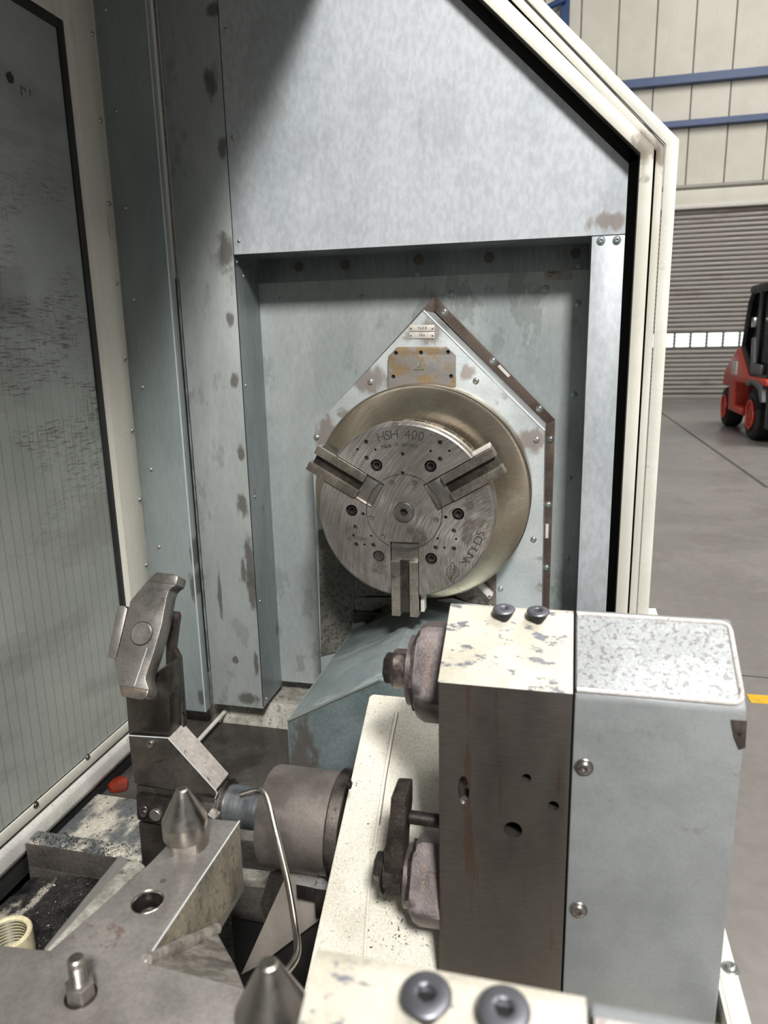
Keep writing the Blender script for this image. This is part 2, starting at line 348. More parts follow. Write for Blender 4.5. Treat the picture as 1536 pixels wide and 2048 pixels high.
# ------------------------------------------------------------------ screws (shared meshes)
_sm = {}
def screw_mesh(kind):
    if kind in _sm: return _sm[kind]
    if kind == 'button':      # washer flange, dome, hex socket; radius 1
        prof = [(0, 0), (1.0, 0), (1.0, .10), (.93, .16), (.80, .16), (.76, .30), (.62, .46), (.45, .54), (.30, .56), (.27, .54), (.25, .28), (0, .26)]; hf = 9
    elif kind == 'dome':
        prof = [(0, 0), (.8, 0), (.76, .25), (.6, .48), (.36, .6), (.22, .6), (.2, .4), (0, .4)]; hf = 5
    elif kind == 'cap':
        prof = [(0, 0), (1, 0), (1, .9), (.93, 1.0), (.56, 1.0), (.53, .95), (.52, .45), (0, .42)]; hf = 5
    elif kind == 'flat':
        prof = [(0, 0), (.96, 0), (1, .06), (.97, .13), (.86, .19), (.5, .22), (.40, .21), (.37, .15), (.36, -.4), (0, -.42)]; hf = 7
    bm = lathe_bm(prof, (0, 0, 0), (0, 0, 1), 24, None, hf)
    bmesh.ops.recalc_face_normals(bm, faces=bm.faces)
    me = bpy.data.meshes.new(kind+'_screw'); bm.to_mesh(me); bm.free()
    for p in me.polygons: p.use_smooth = True
    me.set_sharp_from_angle(angle=R(40)); _sm[kind] = me
    return me
_smm = {}
def screw(pos, nrm, r, parent, kind='button', mat=None, name='screw', rot=None):
    mat = mat or screw_m; key = (kind, mat.name)
    if key not in _smm:
        me = screw_mesh(kind).copy(); me.materials.clear(); me.materials.append(mat); _smm[key] = me
    o = link(name, _smm[key], parent)
    q = Vector(nrm).normalized().to_track_quat('Z', 'Y')
    o.rotation_mode = 'QUATERNION'; o.rotation_quaternion = q @ Matrix.Rotation(random.random()*6 if rot is None else rot, 3, 'Z').to_quaternion()
    o.scale = (r, r, r); o.location = Vector(pos)-root_loc(parent); return o
NY = Vector((0, -1, 0))
washer_m = surf('dark_washer_screw', srgb(120, 120, 126), srgb(134, 134, 140), .8, .4, fine=0, bump=0)
# CONTENT
# ================================================================== HALL (setting)
FZ = -1.6; HY = 20.4
floor_m = surf('hall_concrete', srgb(128, 123, 119), srgb(142, 137, 132), 0, 0.4, scale=.8, fine=.06, fscale=18, bump=.05, bscale=40, speck=(srgb(120, 114, 108), 2.2, .56, .45))
bm = box_bm(-14, 22, -6, HY, FZ-.2, FZ); floor = put('floor', bm, floor_m); tag(floor, kind='structure')
joint_m = surf('floor_joint', srgb(78, 74, 70), srgb(88, 84, 80), 0, .7, fine=0, bump=0)
a, b = AZ(1318, 822, FZ), AZ(1445, 912, FZ); d = (b-a).normalized(); a2, b2 = a-d*6, b+d*2.2
s = Vector((d.y, -d.x, 0))*.02
prism('floor_joint', [a2-s, b2-s, b2+s, a2+s], (0, 0, .002), joint_m, floor)
a, b = AZ(1494, 1352, FZ), AZ(1536, 1356, FZ); d = (b-a).normalized(); s = Vector((d.y, -d.x, 0))*.004
prism('floor_joint', [a-d*2-s, b+d*4-s, b+d*4+s, a-d*2+s], (0, 0, .002), joint_m, floor)
yel = surf('worn_yellow_paint', srgb(226, 182, 40), srgb(214, 170, 38), 0, .6, scale=20, fine=.1, bump=0, speck=(srgb(140, 128, 104), 26, .58, .9))
a, b = AZ(1497, 1397, FZ), AZ(1536, 1400, FZ); d = (b-a).normalized(); s = Vector((d.y, -d.x, 0))*.04
prism('floor_stripe', [a-s, b+d*3-s, b+d*3+s, a+s], (0, 0, .003), yel, floor)

clad = surf('beige_cladding', srgb(206, 201, 186), srgb(216, 211, 198), 0, .55, scale=.6, fine=.03, fscale=30, fstretch=(8, 1, .2), bump=.0, rvar=0)
wall = put('wall_back', box_bm(-14, 22, HY+.06, HY+.26, FZ, 13), surf('wall_core', srgb(104, 99, 88), srgb(112, 106, 94), 0, .7, fine=0, bump=0)); tag(wall, kind='structure')
DX0, DX1, DZ1 = -1.0, 7.6, 3.0
pm = []
def rib_panel(w, h, ribs=18):
    bm = bmesh.new(); n = ribs*4
    prof = []
    for i in range(ribs):
        x0 = w*i/ribs; s = w/ribs
        prof += [(x0, 0), (x0+s*.55, 0), (x0+s*.68, -.008), (x0+s*.88, -.008)]
    prof.append((w, 0)); v0 = [bm.verts.new((x, y, 0)) for x, y in prof]; v1 = [bm.verts.new((x, y, h)) for x, y in prof]
    for i in range(len(prof)-1): bm.faces.new((v0[i], v0[i+1], v1[i+1], v1[i]))
    e0 = [bm.verts.new((0, .05, z)) for z in (0, h)]; e1 = [bm.verts.new((w, .05, z)) for z in (0, h)]
    bm.faces.new((v0[0], v1[0], e0[1], e0[0])); bm.faces.new((v0[-1], e1[0], e1[1], v1[-1]))
    me = bpy.data.meshes.new('panel'); bmesh.ops.recalc_face_normals(bm, faces=bm.faces); bm.to_mesh(me); bm.free(); me.materials.append(clad); return me
PW = .87
mT, mL = rib_panel(PW-.03, 10-.0), rib_panel(PW-.03, 4.6)
hi = rib_panel(PW-.03, 13-DZ1-.45)
for i in range(-9, 24):
    x = .18+PW*i
    over = x+PW > DX0 and x < DX1
    if over:
        o = link('panel', hi, wall); o.location = (x+.015, HY, DZ1+.45)
    else:
        o = link('panel', mT, wall); o.location = (x+.015, HY, 3.0)
        o = link('panel', mL, wall); o.location = (x+.015, HY, FZ)
blue = surf('blue_steel_paint', srgb(30, 60, 104), srgb(34, 66, 112), 0, .45, fine=0, bump=0, rvar=0)
def trim(name, *a, mat=blue, bev=0): return tag(box(name, *a, mat, None, bev), kind='structure')
trim('trim_1', -4, 12, HY-.25, HY-.02, 5.80, 5.98)
trim('trim_2', -4, 12, HY-.25, HY-.02, 4.86, 4.99)
trim('trim_3', -.30, -.10, HY-.3, HY-.02, FZ, 13)
o = put('trim_4', tube_bm([(-.2, HY-.4, 7.8), (-2.6, HY-.4, 7.0)], .07), blue, None, True); tag(o, kind='structure')
o = put('trim_5', tube_bm([(1.0, HY-.12, 3.52), (9, HY-.12, 3.52)], .045), surf('grey_conduit', srgb(150, 148, 138), srgb(160, 158, 150), .2, .5, fine=0, bump=0), None, True); tag(o, kind='structure')
# roller door
slat_m = surf('grey_roller_slat', srgb(142, 136, 129), srgb(158, 152, 145), 0.1, .5, scale=1.1, stretch=(1, 1, 2), fine=.05, fscale=20, bump=0, speck=(srgb(120, 104, 92), 1.6, .58, .5, (.4, 1, 2)))
door = tag(put('door_1', box_bm(DX0, DX1, HY+.0, HY+.05, FZ, DZ1), surf('roller_door_backing', srgb(84, 80, 76), srgb(92, 88, 82), 0, .7, fine=0, bump=0)), kind='structure')
box('door_rail', DX0-.1, DX1+.1, HY-.22, HY+.0, 3.0, 3.12, surf('pale_door_rail', srgb(206, 202, 192), srgb(216, 212, 203), 0, .5, fine=0, bump=0), door, .02)
box('door_header', DX0-.1, DX1+.1, HY-.12, HY+.02, 3.12, 3.45, clad, door, .01)
bm = bmesh.new(); ph = .112; z = FZ+.12; k = 0
WZ0, WZ1 = -.30, .05
while z < DZ1:
    if z+ph <= WZ0+.01 or z >= WZ1-.01:
        prism_bm([(DX0, HY+.0, z+.012), (DX0, HY-.028, z+.03), (DX0, HY-.036, z+ph*.5), (DX0, HY-.028, z+ph-.014), (DX0, HY+.0, z+ph-.004)], (DX1-DX0, 0, 0), 0, bm)
    z += ph
tag(put('slat', bm, slat_m, door), kind='stuff')
box('bottom_rail', DX0, DX1, HY-.05, HY, FZ, FZ+.1, slat_m, door, .01)
pane_m = bpy.data.materials.new('daylight_pane'); pane_m.use_nodes = True
pb = pane_m.node_tree.nodes['Principled BSDF']; pb.inputs['Base Color'].default_value = (.9, .95, .95, 1); pb.inputs['Emission Color'].default_value = (.93, 1, .98, 1); pb.inputs['Emission Strength'].default_value = 1.1; pb.inputs['Roughness'].default_value = .3
pmz = None
for i in range(13):
    for j in range(4):
        x0 = 2.02+(i-3)*.385; z0 = WZ0+.012+j*.087
        if pmz is None:
            bmq = box_bm(-.165, .165, -.02, .01, 0, .074); bevel_bm(bmq, .015, 2)
            pmz = bpy.data.meshes.new('pane'); bmesh.ops.recalc_face_normals(bmq, faces=bmq.faces); bmq.to_mesh(pmz); bmq.free(); pmz.materials.append(pane_m)
        o = link('pane', pmz, door); o.location = (x0+.18, HY-.01, z0)

# ------------------------------------------------------------------ forklift
FX, FY = 2.87, 12.95
fk = thing('forklift', 'red and black forklift parked on the hall floor before the roller door', 'forklift', (FX, FY, FZ))
red = surf('forklift_red', srgb(204, 62, 46), srgb(214, 72, 52), 0, .4, fine=0, bump=0, rvar=0)
dk = surf('forklift_black', srgb(40, 40, 42), srgb(52, 52, 54), .1, .45, fine=0, bump=0)
tyre = surf('tyre_rubber', srgb(38, 36, 36), srgb(50, 48, 46), 0, .8, fine=.1, fscale=30, bump=.3, bscale=30)
fend = surf('grey_fender', srgb(96, 98, 102), srgb(112, 114, 118), .1, .45, fine=0, bump=0)
def fp(name, pts, x0, x1, mat, bev=.02, par=fk): return prism(name, [(x0, FY+y, FZ+z) for y, z in pts], (x1-x0, 0, 0), mat, par, bev)
def wheel(y, r, wd, x, far=False):
    o = lathe('wheel', [(0, 0), (r*.5, 0), (r*.55, .03), (r*.62, 0), (r*.9, -.01), (r, .04), (r, wd-.04), (r*.9, wd), (0, wd)], (x, FY+y, FZ+r), (1, 0, 0), tyre, fk, 32)
    lathe('rim', [(0, -.0), (r*.2, -.02), (r*.25, .02), (r*.48, .03), (r*.6, -.015), (r*.6, -.03), (r*.52, -.03), (r*.5, .0), (0, .0)][::-1], (x-.004, FY+y, FZ+r), (1, 0, 0), red, o, 24)
wheel(-.62, .385, .32, FX); wheel(1.28, .35, .26, FX)
wheel(-.62, .385, .32, FX+1.1); wheel(1.28, .35, .26, FX+1.1)
fp('chassis', [(-1.3, .42), (1.45, .42), (1.45, .74), (-.2, .86), (-1.3, .86)], FX+.2, FX+1.3, dk)
fp('counterweight', [(.73, 1.32), (.53, 1.38), (-.23, .96), (-1.4, .96), (-1.4, .86), (.5, .82), (.55, .44), (-.16, .44), (-.16, .32), (.90, .32), (.98, .78), (1.42, .70), (1.52, .74), (1.42, .98)], FX-.03, FX+1.45, red, .03)
fp('side_label', [(.42, .94), (.78, .94), (.78, 1.16), (.42, 1.16)], FX-.05, FX-.03, surf('white_decal', srgb(214, 206, 200), srgb(224, 216, 210), 0, .5, fine=0, bump=0), .004)
fp('fender', [(-1.3, .62), (-1.2, .62), (-1.0, .80), (-.62, .86), (-.3, .80), (-.2, .86), (-.6, .94), (-1.2, .88)], FX-.04, FX+.36, fend, .02)
cab = [(-1.2, .97), (-.23, .97), (.53, 1.40), (.30, 2.1), (.11, 2.26), (-1.2, 2.26)]
o = fp('cab', cab, FX+.1, FX+1.3, surf('dark_cab_glass', srgb(18, 20, 22), srgb(24, 26, 28), .0, .15, fine=0, bump=0), .03)
for p, q in zip(cab, cab[1:]+cab[:1]):
    put('cab_post', tube_bm([(FX+.07, FY+p[0], FZ+p[1]), (FX+.07, FY+q[0], FZ+q[1])], .05, 8), dk, fk, True)
put('cab_post', tube_bm([(FX+.07, FY-.35, FZ+.97), (FX+.07, FY-.35, FZ+2.26)], .035, 8), surf('grey_post', srgb(92, 94, 94), srgb(102, 104, 104), .2, .5, fine=0, bump=0), fk, True)
fp('overhead_guard', [(-1.3, 2.24), (.2, 2.24), (.1, 2.34), (-1.3, 2.34)], FX+.0, FX+1.4, dk)
fp('seat', [(-.9, 1.0), (-.3, 1.0), (-.2, 1.55), (-.35, 1.55), (-.4, 1.15), (-.9, 1.15)], FX+.0, FX+.09, fend, .02)
fp('work_lamp', [(-.35, 1.70), (-.20, 1.70), (-.20, 1.85), (-.35, 1.85)], FX-.02, FX+.04, screw_m, .01)
fp('mast', [(-1.75, .1), (-1.55, .1), (-1.45, 2.2), (-1.6, 2.2)], FX+.25, FX+1.15, dk)
fp('mast_foot', [(-1.5, .25), (-1.32, .25), (-1.32, .85), (-1.5, .85)], FX+.02, FX+.5, dk)

# ================================================================== MACHINE ENCLOSURE
enc = thing('headstock_wall', 'grey galvanised sheet wall with deep recess behind the chuck', 'machine wall', (-.45, YP, -1.05))
SH = .0025
def pY(Y, lst): return [AY(x, y, Y) for x, y in lst]
# main front panel above the recess, 45 degree right shoulder, right post separate
XL, XR, XS = -.825, .1285, -.985
ztop, zr = .97, .226
prism('upper_panel', [(XL+.001, YP, zr), (XR, YP, zr), (XR, YP, .372), (-.49, YP, .97), (XL+.001, YP, .97)], (0, SH, 0), galv, enc)
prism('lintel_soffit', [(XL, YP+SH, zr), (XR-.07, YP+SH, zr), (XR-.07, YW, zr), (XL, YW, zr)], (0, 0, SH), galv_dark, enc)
box('left_post_panel', XS, XL, YP, YP+SH, -1.047, .97, galv_post, enc, .0006)
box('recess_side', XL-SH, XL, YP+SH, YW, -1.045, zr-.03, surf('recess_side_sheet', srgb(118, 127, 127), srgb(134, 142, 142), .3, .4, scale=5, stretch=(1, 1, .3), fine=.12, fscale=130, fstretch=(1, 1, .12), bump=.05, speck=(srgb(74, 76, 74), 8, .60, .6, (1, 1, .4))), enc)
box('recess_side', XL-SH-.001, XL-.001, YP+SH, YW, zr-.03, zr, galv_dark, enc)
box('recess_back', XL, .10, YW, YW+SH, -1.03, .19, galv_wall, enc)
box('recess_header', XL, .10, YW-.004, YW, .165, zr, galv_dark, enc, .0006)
post = box('right_post', .0565, XR, YP-.001, YP+SH, -1.04, zr-.002, galv, enc, .0006)
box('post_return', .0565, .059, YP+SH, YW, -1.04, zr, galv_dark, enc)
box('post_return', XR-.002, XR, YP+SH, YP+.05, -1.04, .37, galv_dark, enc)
# side cover sheet with folded return
box('side_cover', -1.1385, -.9965, YS, YS+SH, -1.06, .97, galv_side, enc, .0006)
box('side_cover_fold', -.9985, -.9965, YS, YP, -1.06, .97, galv_side, enc)
prism('cover_fold_edge', [(-.9995, YS-.0008, -1.06), (-.9955, YS-.0008, -1.06), (-.9955, YS-.0008, .97), (-.9995, YS-.0008, .97)], (0, .003, 0), surf('bright_fold_edge', srgb(196, 206, 206), srgb(204, 213, 213), .3, .35, fine=0, bump=0), enc, .0008)
put('sealant_seam', tube_bm([(XS-.004, YP-.001, z) for z in (-1.045, -.5, 0, .5, .96)], .0028, 8), surf('dark_sealant', srgb(84, 84, 80), srgb(110, 112, 108), 0, .6, scale=20, fine=.1, bump=.2), enc, True)
# joints between sheets: thin dark gaps with their own depth
box('panel_joint', XL-.0008, XL+.0008, YP-.0005, YP+.002, -1.04, .97, black, enc)
box('panel_joint', .057, XR, YP-.0016, YP+.0, zr-.0022, zr-.0008, black, enc)
# enclosure roof, and an unseen sheet added behind the camera to block light
ew = thing('light_blocker', 'unseen grey end wall sheet, added behind the camera to darken the interior', 'machine wall', (-.6, -1.25, -1.2))
box('blocker_sheet', -1.16, -.12, -1.26, -1.25, -1.4, .97, galv_side, ew)
ro = thing('enclosure_roof', 'sheet metal roof of the machine enclosure above the left half', 'machine roof', (-.8, 1.0, .97))
box('roof_sheet', -1.16, -.49, -1.2, YP, .97, .975, galv_side, ro)
box('roof_rail', -.50, -.49, -1.2, YP, .93, .97, cream_frame, ro)
# screws on the enclosure
for x, y in ((478, 482), (466, 274), (452, 59)): screw(AY(x, y, YP), NY, .0055, enc, 'dome')
for x, y in ((232, 222), (211, 19), (251, 416), (267, 600), (285, 775), (302, 939), (318, 1094)): screw(AY(x, y, YS), NY, .0068, enc, 'dome')
for x, y in ((491, 771), (509, 993), (520, 1202), (533, 1397)): screw(AX(x, y, XL), (1, 0, 0), .0045, enc, 'dome')
screw(AX(474, 524, XL), (1, 0, 0), .0045, enc, 'dome'); screw(AX(487, 552, XL), (1, 0, 0), .0045, enc, 'dome')
for x, y in ((1202, 481), (1234, 480)): screw(AY(x, y, YP-.002), NY, .0095, enc, 'button', screw_grey)
for x, y in ((544, 559), (560, 597), (725, 593), (835, 548), (903, 587), (1091, 577), (1157, 532), (1156, 607), (1148, 789), (1139, 956), (1134, 1117)):
    screw(AY(x, y, YW), NY, .0085 if x > 800 else .006, enc, 'button' if x > 800 else 'dome', screw_grey)
rag_m = surf('brown_smudge', srgb(74, 68, 62), srgb(88, 80, 72), 0, .7, fine=0, bump=0)
for x, y in ((690, 531), (838, 520), (978, 516), (1150, 507), (597, 534)):
    c = AY(x, y, YW-.006); lathe('plug', [(0, 0), (.012, 0), (.011, .003), (.004, .004), (0, .003)], c, NY, rag_m, enc, 16)
# paper label in the recess corner
lb = [AY(x, y, YW-.001) for x, y in ((1089, 524), (1144, 524), (1144, 559), (1088, 560))]
lab = prism('paper_label', lb, (0, -.0006, 0), paper, enc)
bm = bmesh.new()
x0 = AY(1092, 530, YW-.0018)
text_bm('GEH  RL.CODES', .0085, AY(1115, 527.5, YW-.0022), (1, 0, 0), (0, 0, 1), bm, .0003, 1, .0002)
text_bm('VG6 8 AKT 198T3', .006, AY(1120, 535.5, YW-.0022), (1, 0, 0), (0, 0, 1), bm, .0003, 1.1, .0001)
text_bm('Riegel 4', .009, AY(1106, 544.5, YW-.0022), (1, 0, 0), (0, 0, 1), bm, .0003, 1, .0003)
text_bm('KIPPI', .006, AY(1100, 552, YW-.0022), (1, 0, 0), (0, 0, 1), bm, .0003, 1, .0001)
put('label_print', bm, ink, lab)

# ------------------------------------------------------------------ left enclosure door with window (plane x = XW)
XW = -1.14
ld = thing('enclosure_door', 'cream framed machine door with a large grimy scratched window, left side', 'machine door', (XW, 1.2, -1.1))
def win_extra(t, col):
    X, Y, Z = t.sep()
    ln = t.math('FRACT', t.math('MULTIPLY', t.math('ADD', Y, t.math('MULTIPLY', t.noise(3), .01)), 34.0))
    lm = t.math('MULTIPLY', t.math('LESS_THAN', ln, .075), t.mapr(Z, .1, -.25, 0, 1))
    col = t.mix(t.math('MULTIPLY', lm, .42), col, srgb(64, 62, 56))
    h = t.noise(30, (1, .9, 9), 4, .65, off=(2, 5, 1)); v = t.noise(34, (1, 8, .5), 4, .65, off=(4, 1, 7))
    mz = t.math('MULTIPLY', t.mapr(Z, .5, .2, 0, 1), t.mapr(Z, -.55, -.12, 0, 1))
    reg = t.mapr(t.noise(4.0, (1, 1, 1.6), 3, .5, off=(8, 3, 2)), .40, .52)
    sm = t.math('MULTIPLY', t.math('MULTIPLY', t.math('MAXIMUM', t.mapr(h, .52, .62), t.math('MULTIPLY', t.mapr(v, .55, .63), .7)), mz), reg)
    col = t.mix(t.math('MULTIPLY', sm, .8), col, srgb(58, 50, 44))
    d = t.noise(2.5, (1, 1, 3), 4, .6, off=(1, 1, 9))
    col = t.mix(t.math('MULTIPLY', t.mapr(d, .5, .68), .35), col, srgb(96, 94, 86))
    return col
window_m = surf('grimy_window', srgb(142, 145, 139), srgb(152, 155, 148), 0, .22, scale=2, fine=.03, bump=.02, extra=win_extra, coat=.3)
wt, wbz, wr = .732, -1.008, 1.66
box('window_pane', XW-.03, XW-.002, -1.2, wr, wbz, wt, window_m, ld)
g = rubber
box('gasket', XW-.004, XW+.004, wr-.022, wr, wbz, wt, g, ld, .002)
box('gasket', XW-.004, XW+.004, -1.2, wr-.022, wt-.022, wt, g, ld, .002)
box('gasket', XW-.004, XW+.001, -1.2, wr-.022, wbz-.004, wbz, g, ld)
prism('stile', [(XW-.02, wr, -1.14), (XW+.002, wr, -1.14), (XW+.012, wr+.012, -1.14), (XW+.012, 1.731, -1.14), (XW+.001, YS-.0015, -1.14), (XW-.02, YS-.0015, -1.14)], (0, 0, 2.11), cream_door, ld, .0015)
box('top_rail', XW-.02, XW+.004, -1.2, wr, wt, .96, cream_door, ld, .001)
box('bottom_rail', XW-.02, XW+.004, -1.2, wr, -1.036, wbz, cream_door, ld, .001)
box('groove', XW-.02, XW-.004, -1.2, YS-.01, -1.046, -1.036, black, ld)
sl = prism('sill_rail', [(XW-.02, -1.2, -1.046), (XW-.002, -1.2, -1.046), (XW+.006, -1.2, -1.06), (XW+.008, -1.2, -1.092), (XW-.0, -1.2, -1.108), (XW-.02, -1.2, -1.108)], (0, YS-.01+1.2, 0), sill_paint, ld, .004)
box('seal_lip', XW-.02, XW-.004, -1.2, YS-.01, -1.16, -1.108, rubber, ld)
for x, y in ((149, 7), (183, 68), (200, 241), (217, 407), (233, 566), (249, 717), (264, 861), (279, 999), (292, 1130)):
    p = AX(x, y, XW+.006); nr = (1, -.18, 0); screw(p+Vector((.001, 0, 0)), nr, .0075, ld, 'dome')
for x, y in ((175, 1514), (72, 1610), (20, 157)):
    if y > 1000: screw(AX(x, y, XW+.004), (1, 0, 0), .008, ld, 'button', steel_d)
# torn sticker remains on the window
bm = bmesh.new(); c = AX(20, 156, XW)
pts = [c+Vector((.0008, math.cos(a)*.010*(.7+.5*random.random()), math.sin(a)*.011*(.7+.5*random.random()))) for a in [i*.5 for i in range(12)]]
prism('black_sticker', pts, (.0008, 0, 0), rubber, ld, label='black torn sticker spot')
bm = bmesh.new()
for dy, h in ((.032, .02), (.038, .006), (.045, .008), (.06, .012)):
    prism_bm([(XW-.002, c.y+dy, c.z-h-.004), (XW-.002, c.y+dy+.0012, c.z-h-.004), (XW-.002, c.y+dy+.0012, c.z-.004), (XW-.002, c.y+dy, c.z-.004)], (.001, 0, 0), 0, bm)
tag(put('sticker_scrap', bm, rubber, ld), kind='stuff')

# ------------------------------------------------------------------ right cream door frame (two layers, vertical then 45 degrees)
fr = thing('inner_door_frame', 'inner cream door frame bent at 45 degrees, nearest the chuck', 'door frame', (.14, 1.77, -1.2))
def bent(name, ea, eb, Ya, Yb, mat, par, zb=-1.3, zt=.97, bev=.002):
    # ea / eb: (x, height of the bend, slope) of the inner and the outer edge
    pts = [(ea[0], Ya, zb), (eb[0], Ya, zb), (eb[0], Ya, eb[1]), (eb[0]-(zt-eb[1])/eb[2], Ya, zt), (ea[0]-(zt-ea[1])/ea[2], Ya, zt), (ea[0], Ya, ea[1])]
    return prism(name, pts, (0, Yb-Ya, 0), mat, par, bev)
FY_ = 1.77
EI, EO = (.1475, .381, .967), (.1755, .391, .993)
oil = surf('oily_frame_return', srgb(60, 54, 44), srgb(84, 76, 64), 0, .5, scale=12, fine=.1, bump=.1)
bent('frame_face', EI, EO, FY_, FY_+.004, cream_frame, fr)
bent('frame_return', EI, (EI[0]+.0015, EI[1], EI[2]), FY_+.004, FY_+.03, oil, fr, bev=0)
bent('frame_outer_edge', (EO[0]-.0015, EO[1], EO[2]), EO, FY_+.004, FY_+.06, cream_frame, fr, bev=0)
box('closing_strip', .131, .175, YP+.03, YP+.035, -1.4, .42, black, fr)
prism('closing_strip', [(.10, YP+.03, .36), (.175, YP+.03, .40), (-.40, YP+.03, 1.0), (-.52, YP+.03, .98)], (0, .005, 0), black, fr)
fo = thing('outer_door_frame', 'outer cream door frame beside the hall, bent at 45 degrees', 'door frame', (.2, 1.77, -1.2))
O1, O2, O3, O4 = (.1795, .383, 1.03), (.1965, .3925, 1.027), (.1975, .3935, 1.027), (.2240, .401, 1.01)
bent('frame_face', O1, O2, FY_+.003, FY_+.007, cream_frame, fo)
bent('frame_lip', O3, O4, FY_-.003, FY_+.001, cream, fo)
bent('frame_side', (.222, .401, 1.01), O4, FY_+.001, FY_+.10, cream, fo, bev=0)
bent('frame_gap', (.170, .378, .99), (.2030, .395, 1.03), FY_+.065, FY_+.07, black, fo, bev=0)
prism('sill_bracket', [AY(1298, 1231, FY_), AY(1316, 1231, FY_), AY(1316, 1240, FY_), AY(1298, 1240, FY_)], (0, .05, 0), cream, fo)

# ------------------------------------------------------------------ headstock cover (house shape about the spindle axis)
hc = thing('headstock_cover', 'house-shaped grey sheet cover around the spindle behind the chuck', 'machine cover', (AXX, YD, -.9))
CXm = AXX+.000
A = (AXX-.0, .433); SL = (-.634, .138); SRt = (-.040, .146)
# front sheet: apex, shoulders, legs; open below the flange
zb = -.96
KX, KR, KZ, KL, KB = AXX-.002, -.036, -.217, -.630, -.220; KA = .072
outline = [(KX, KA), (KR, KZ), (KR+.009, zb), (-.155, zb), (-.155, -.5), (-.50, -.5), (-.50, zb), (KL-.003, zb), (KL, KB)]
face = prism('front_sheet', [(x, YD, z) for x, z in outline], (0, .0025, 0), cover_grey, hc, .0008)
# folded sides running back to the wall
def strip(name, p, q, Y0, Y1, th, mat, bev=0):
    n = Vector((q[1]-p[1], 0, -(q[0]-p[0]))).normalized()*th
    return prism(name, [(p[0], Y0, p[1]), (q[0], Y0, q[1]), (q[0]+n.x, Y0, q[1]+n.z), (p[0]+n.x, Y0, p[1]+n.z)], (0, Y1-Y0, 0), mat, hc, bev)
strip('folded_side', (KX, KA), (KR, KZ), YD+.0025, YW-.005, .0025, cover_grey)
strip('folded_side', (KR, KZ), (KR+.009, zb), YD+.0025, YW-.005, .0025, cover_grey)
strip('folded_side', (KL, KB), (KX, KA), YD+.0025, YW-.005, .0025, cover_grey)
strip('folded_side', (KL-.003, zb), (KL, KB), YD+.0025, YW-.005, .0025, cover_grey)
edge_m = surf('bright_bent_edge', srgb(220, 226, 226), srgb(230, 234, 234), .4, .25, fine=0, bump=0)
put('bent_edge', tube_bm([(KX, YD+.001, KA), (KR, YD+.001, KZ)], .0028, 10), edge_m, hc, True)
# brown seal strip on the wall
o1 = [(-.330, .114), (-.013, -.208), (-.013, -1.0)]; i1 = [(-.330, .076), (-.037, -.220), (-.037, -1.0)]
ss = prism('seal_strip', [(x, YW-.012, z) for x, z in (o1[0], o1[1], i1[1], i1[0])], (0, .012, 0), seal_brown, hc, .0008)
prism('seal_strip', [(x, YW-.012, z) for x, z in (o1[1], o1[2], i1[2], i1[1])], (0, .012, 0), seal_brown, hc, .0008)
prism('seal_strip', [(x, YW-.012, z) for x, z in (o1[0], i1[0], (-.60, -.194), (-.62, -.176))], (0, .012, 0), seal_brown, hc, .0008)
prism('seal_gap', [(x, YW-.004, z) for x, z in ((-.330, .078), (-.034, -.218), (-.034, -1.0), (-.056, -1.0), (-.056, -.226), (-.330, .05))], (0, .003, 0), black, hc)
for x, y in ((889, 624), (986, 722), (1079, 818), (1101, 879), (1097, 1010), (1093, 1136)): screw(AY(x, y, YW-.012), NY, .0095, hc, 'button')
for (x, y), rr in (((1008, 742), 40), ((1094, 1062), 90)):
    c = AY(x, y, YW-.013); dx = Vector((.7, 0, -.71)) if rr == 40 else Vector((0, 0, -1)); px = Vector((dx.z, 0, -dx.x))
    prism('slot_tab', [c-dx*.02-px*.004, c+dx*.02-px*.004, c+dx*.02+px*.004, c-dx*.02+px*.004], (0, -.001, 0), nickel, hc)
for x, y in ((741, 764), (952, 762), (633, 875), (1073, 880), (1067, 1079), (1001, 1178)): screw(AY(x, y, YD), NY, .0078, hc, 'button')
# name plates
for y0, y1 in ((650, 662.5), (664, 677)):
    npl = prism('name_plate', [AY(x, y, YD-.0005) for x, y in ((819, y1), (869, y1), (869, y0), (819, y0))], (0, -.0015, 0), nickel, hc, .0004)
    for x in (822, 865): screw(AY(x, (y0+y1)/2+1, YD-.002), NY, .0026, hc, 'dome', steel_d)
    bm = bmesh.new(); text_bm('TA.S 8' if y0 < 655 else 'TRA', .0085, AY(844, (y0+y1)/2, YD-.0024), (1, 0, 0), (0, 0, 1), bm, .0003); put('plate_print', bm, ink, npl)
# rusty adapter plate with holes
ad = [(777, 790), (777, 713), (795, 694), (895, 693), (912, 710), (912, 790)]
ap = prism('adapter_plate', [AY(x, y, YD-.004) for x, y in ad], (0, -.006, 0), bronze, hc, .0006)
bm = bmesh.new()
for x, y, r in ((793, 706, .005), (843, 705, .005), (897, 704, .005), (788, 753, .005), (903, 752, .005)):
    lathe_bm([(0, -.03), (r, -.03), (r, .0), (0, .0)], AY(x, y, YD-.002), (0, 1, 0), 20, bm)
boolean_cut(ap, bm)
for x, y in ((793, 706), (843, 705), (897, 704), (788, 753), (903, 752)): cyl('hole_bottom', AY(x, y, YD-.0045), NY, .0052, .0006, black, ap, 20)
bm = bmesh.new(); q = [AY(x, y, YD-.0105) for x, y in ((841, 722), (842, 727), (840, 732), (835, 736))]; tube_bm(q, .0008, 6, bm)
tube_bm([AY(828, 739, YD-.0105), AY(848, 739, YD-.0105)], .001, 6, bm); put('marker_scrawl', bm, green_ink, ap)
